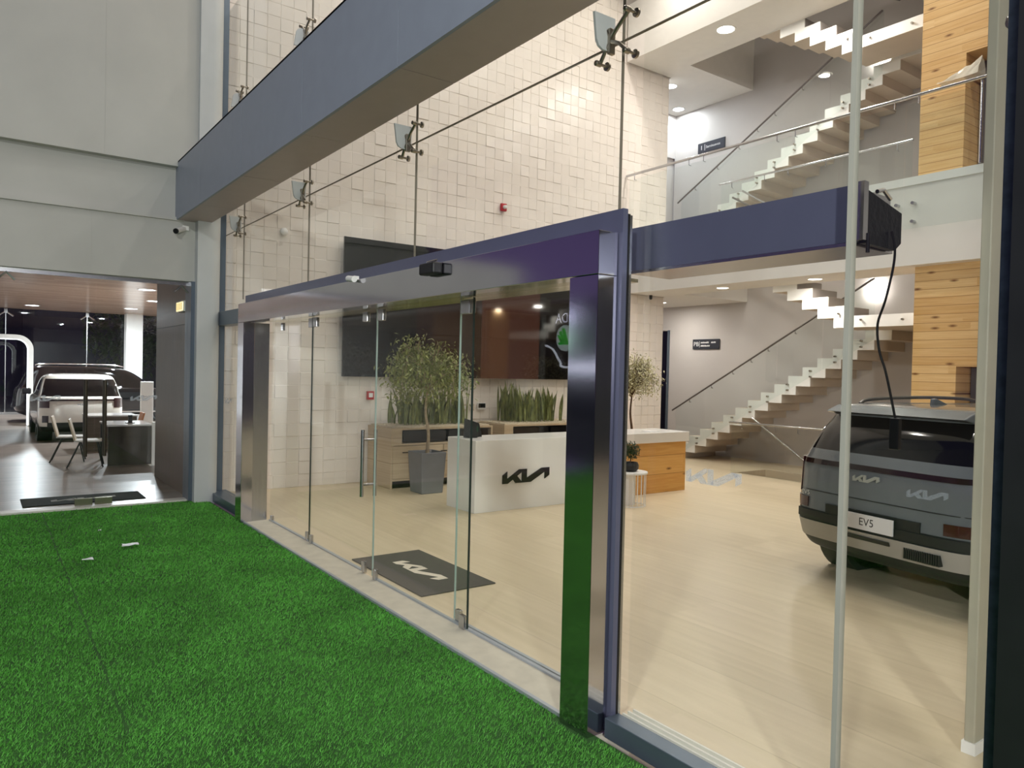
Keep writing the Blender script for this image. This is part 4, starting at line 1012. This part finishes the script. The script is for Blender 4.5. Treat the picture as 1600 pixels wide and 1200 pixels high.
# ------------------------------------------------------------------ night outside
struct(MB().box(-90,60,-70,-7,-.4,-.05).build('street',mat('night_asphalt',(60,60,62),.8,vary=.1)))
struct(MB().box(-90,-31.3,-7,40,-.4,-.05).build('street_far',MATS['night_asphalt']))
struct(MB().box(-46.3,-46,-60,2,0,6).box(-46.3,-46,9,40,0,6).build('wall_street',mat('night_wall',(40,42,52),.9,vary=.2,scale=.6)))
nb=thing('night_building','dim office block across the street beyond the far showroom glass','building',(-52,9,0)); 
MB().box(-56,-48,2,9,0,16).build('wall',mat('night_facade',(70,72,82),.8,vary=.1),nb)
for j in range(5):
    MB().box(-47.99,-47.95,2.6,8.4,1.6+2.7*j,2.9+2.7*j).build('window',mat('dim_window_%d'%j,(60,66,84),.2,vary=.1),nb)
def tree(label,x,y,h,r):
    t=thing('street_tree',label,'tree',(x,y,0)); MB().tube([(x,y,0),(x+.1,y,h*.5)],[.16,.09],8).build('trunk',BARKD,t)
    m=MB()
    for k in range(2200):
        v=Vector([random.gauss(0,1) for _ in range(3)]).normalized()*(r*random.random()**.45); v.z*=.85
        p=Vector((x,y,h*.68))+v; d=Vector([random.gauss(0,1) for _ in range(3)]).normalized(); s=d.cross(Vector((0,0,1))).normalized(); q=.18
        m.add([p,p+d*q+s*q*.4,p+d*q*2,p+d*q-s*q*.4],[(0,1,2,3)])
    m.build('foliage',LEAFD,t)
tree('dark leafy street tree seen through the far glass left of the white column',-38,6.0,4.6,2.2)
tree('dark street tree seen through the glowing arch at the left edge',-37,-1.0,4.2,2.0)
# dealership opposite: its lit sign mirrors in the entrance glass
od=thing('opposite_dealership','dark dealership across the street with a lit sign','building',(-26,-19,0))
MB().box(-45,-14,-24,-15.6,0,5).build('wall',mat('opposite_facade',(52,52,66),.5,vary=.1),od)
fa_=MB(); fa_.tube(smooth_path([(-28.0,-15.5,3.15),(-27.2,-15.5,3.15),(-26.4,-15.5,2.95),(-25.8,-15.5,2.35),(-25.2,-15.5,2.1),(-20,-15.5,2.1)]),.05,8)
fa_.build('light_line',mat('lit_line',(255,255,255),.5,vary=0,emit=(235,240,255),estr=6),od)
m=MB(); my=Matrix.Rotation(PI/2,3,'X')
m.lathe([(.0,0),(.58,0),(.58,.08),(0,.08)],(-25.45,-15.5,3.42),40,Matrix.Rotation(-PI/2,3,'X')); m.build('round_emblem',mat('lit_disc',(235,250,250),.5,vary=0,emit=(215,232,235),estr=3.5),od)
m=MB(); O=Vector((-25.45,-15.40,3.42)); U=Vector((-1,0,0)); Vv=Vector((0,0,1))
for pts_ in ([(-.35,-.3),(.35,-.3),(.35,-.18),(-.3,-.2)],[(-.3,-.2),(-.1,-.2),(.15,.42),(-.02,.44)],[(-.1,-.2),(.08,-.2),(.34,.26),(.2,.34)],[(.08,-.2),(.22,-.2),(.44,.08),(.36,.16)]): m.prism(pts_,O,U,Vv,(0,.03,0))
m.build('wing_mark',mat('lit_green',(40,190,60),.5,vary=0,emit=(30,170,50),estr=5),od)
text_mb('ŠKODA',.62,(-25.1,-15.5,4.3),(-1,0,0),(0,0,1),.05).build('sign_lettering',mat('lit_letters',(255,255,255),.5,vary=0,emit=(225,225,255),estr=7),od)
for i,(x,y,z,e,l) in enumerate(((-21.5,-8,3.45,40,'small round warm street lamp reflected in the entrance glass'),(-21.17,-8,1.82,60,'bright low floodlight reflected in the entrance glass'))):
    r=thing('street_light',l,'lamp',(x,y,0)); MB().tube([(x,y,-.1),(x,y,z)],.04,8).build('post',BLACK,r)
    MB().lathe([(0,-.09),(.07,-.05),(.09,0),(.07,.05),(0,.09)],(x,y,z),16).build('lamp_head',mat('street_lamp_%d'%i,(255,255,255),.5,vary=0,emit=(255,245,225) if i==0 else (235,245,255),estr=e),r)

# ------------------------------------------------------------------ lamps
def area(name,loc,size,power,col=(1,.93,.84),rot=(0,0,0),spread=PI,shape='DISK'):
    l=bpy.data.lights.new(name,'AREA'); l.shape=shape; l.size=size; l.energy=power; l.color=col; l.spread=spread
    o=bpy.data.objects.new(name,l); COL.objects.link(o); o.location=loc; o.rotation_euler=rot; return o
def downlight(x,y,z,label,power,m=LAMP,col=(1,.93,.84),r=.11,grp=None):
    t=thing('ceiling_downlight',label,'ceiling light',(x,y,z),0,grp)
    MB().lathe([(r*1.0,-.004),(r*1.22,-.008),(r*1.25,0),(r*1.0,0),(r*1.0,-.004)],(x,y,z),28,cap=False).build('trim_ring',WHITE,t,smooth=40)
    MB().lathe([(0,-.003),(r,-.003),(r,-.001),(0,-.001)],(x,y,z),28).build('diffuser',m,t)
    area('lamp',(x,y,z-.03),.2,power,col)
WARM=(1,.945,.88); COOL=(.86,.94,1)
for x,l in ((-9.26,'leftmost of the row under the mezzanine'),(-7.31,'second of the row under the mezzanine, above the stairs'),(-5.47,'third of the row under the mezzanine, beside the pine tower'),(-3.4,'rightmost of the row under the mezzanine')):
    downlight(x,11.72,3.6,'round downlight, '+l,P_MEZZ,col=WARM,grp='downlights under the mezzanine')
for x,l in ((-9.1,'large bright one above the balcony'),(-7.25,'at the top edge above the balcony')):
    downlight(x,11.4,8.42,'round downlight, '+l,P_UP,col=(1,.96,.9),r=.16,grp='downlights under the upper soffit')
for (x,y,l) in ((-11.63,12.7,'nearer one over the upper landing by the tiled wall'),(-12.5,13.95,'farther one over the upper landing by the tiled wall')):
    downlight(x,y,8.42,'round cool downlight, '+l,P_COOL,LAMPC,COOL,r=.13,grp='downlights under the upper soffit')
downlight(-12.2,13.2,3.6,'added round downlight hidden over the ground floor corridor, brightening the stair wall',P_MEZZ*1.3,col=WARM,grp='downlights under the mezzanine')  # hidden lamp added to lift the grey stair wall
for z,l in ((3.66,'small oblong wall light above the turn of the lower stairs'),(8.2,'small oblong wall light above the turn of the upper stairs')):
    t=thing('wall_light',l,'wall light',(-7.6,YB-.04,z)); MB().box(-7.72,-7.48,YB-.06,YB-.002,z-.03,z+.03).build('diffuser',LAMP,t,bevel=.02); area('lamp',(-7.6,YB-.1,z),.15,12,WARM,(PI/2,0,0))
k=0
for x in (-9.6,-6.6,-3.6,-.6):
    for y in (4.6,7.6,10.2):
        k+=1; downlight(x,y,10.0,'round recessed downlight in the high ceiling above the reception hall',P_ATR,col=WARM,r=.2,grp='atrium ceiling lights')
# left showroom lamps
for (x,y,l) in ((-20,3.4,'nearest ceiling light of the left showroom, beside the wood-clad wall'),(-23.5,4.2,'middle ceiling light of the left showroom, beside the wood-clad wall'),(-27.5,4.2,'ceiling light of the left showroom in front of the white column'),(-20,6.8,'ceiling light of the left showroom behind the wood-clad wall'),(-24,7,'ceiling light of the left showroom behind the wood-clad wall'),(-28.8,1.5,'ceiling light of the left showroom above the glowing arch')):
    downlight(x,y,3.68,l,P_LEFT,LAMPC,COOL,r=.18,grp='left showroom ceiling lights')
# forecourt floodlights high on unseen masts; low one added to brighten the fins
def aim(o,t): o.rotation_euler=(Vector(t)-o.location).to_track_quat('-Z','Y').to_euler()
for loc,tg,pw,sz in (((2.0,-4.5,7.4),(-5.0,1.6,0.5),P_FL1,.6),((4.0,-1.5,2.9),(-4.5,2.6,3.2),P_FINFILL,.4),((-7.5,-5.0,11.0),(-9.0,2,1.5),P_FL2,.9)):
    o=area('floodlight',loc,sz,pw,(.97,1,.96)); aim(o,tg)
wd=bpy.data.worlds.new('night_sky'); SC.world=wd; wd.use_nodes=True
bgk=wd.node_tree.nodes['Background']; nt=wd.node_tree
tc=nt.nodes.new('ShaderNodeTexCoord'); sp=nt.nodes.new('ShaderNodeSeparateXYZ'); cr=nt.nodes.new('ShaderNodeValToRGB')
nt.links.new(tc.outputs['Generated'],sp.inputs[0]); nt.links.new(sp.outputs[2],cr.inputs[0]); nt.links.new(cr.outputs[0],bgk.inputs['Color'])
cr.color_ramp.elements[0].position=0; cr.color_ramp.elements[0].color=(*lin((98,82,122)),1); cr.color_ramp.elements[1].position=.5; cr.color_ramp.elements[1].color=(*lin((58,54,86)),1)
bgk.inputs['Strength'].default_value=W_STR
SC.view_settings.view_transform='Standard'; SC.view_settings.look='None'; SC.view_settings.gamma=1; SC.view_settings.exposure=EXPO
SC.view_settings.use_curve_mapping=False
SC.cycles.max_bounces=10; SC.cycles.transparent_max_bounces=24; SC.cycles.diffuse_bounces=4; SC.cycles.glossy_bounces=4; SC.cycles.sample_clamp_indirect=6
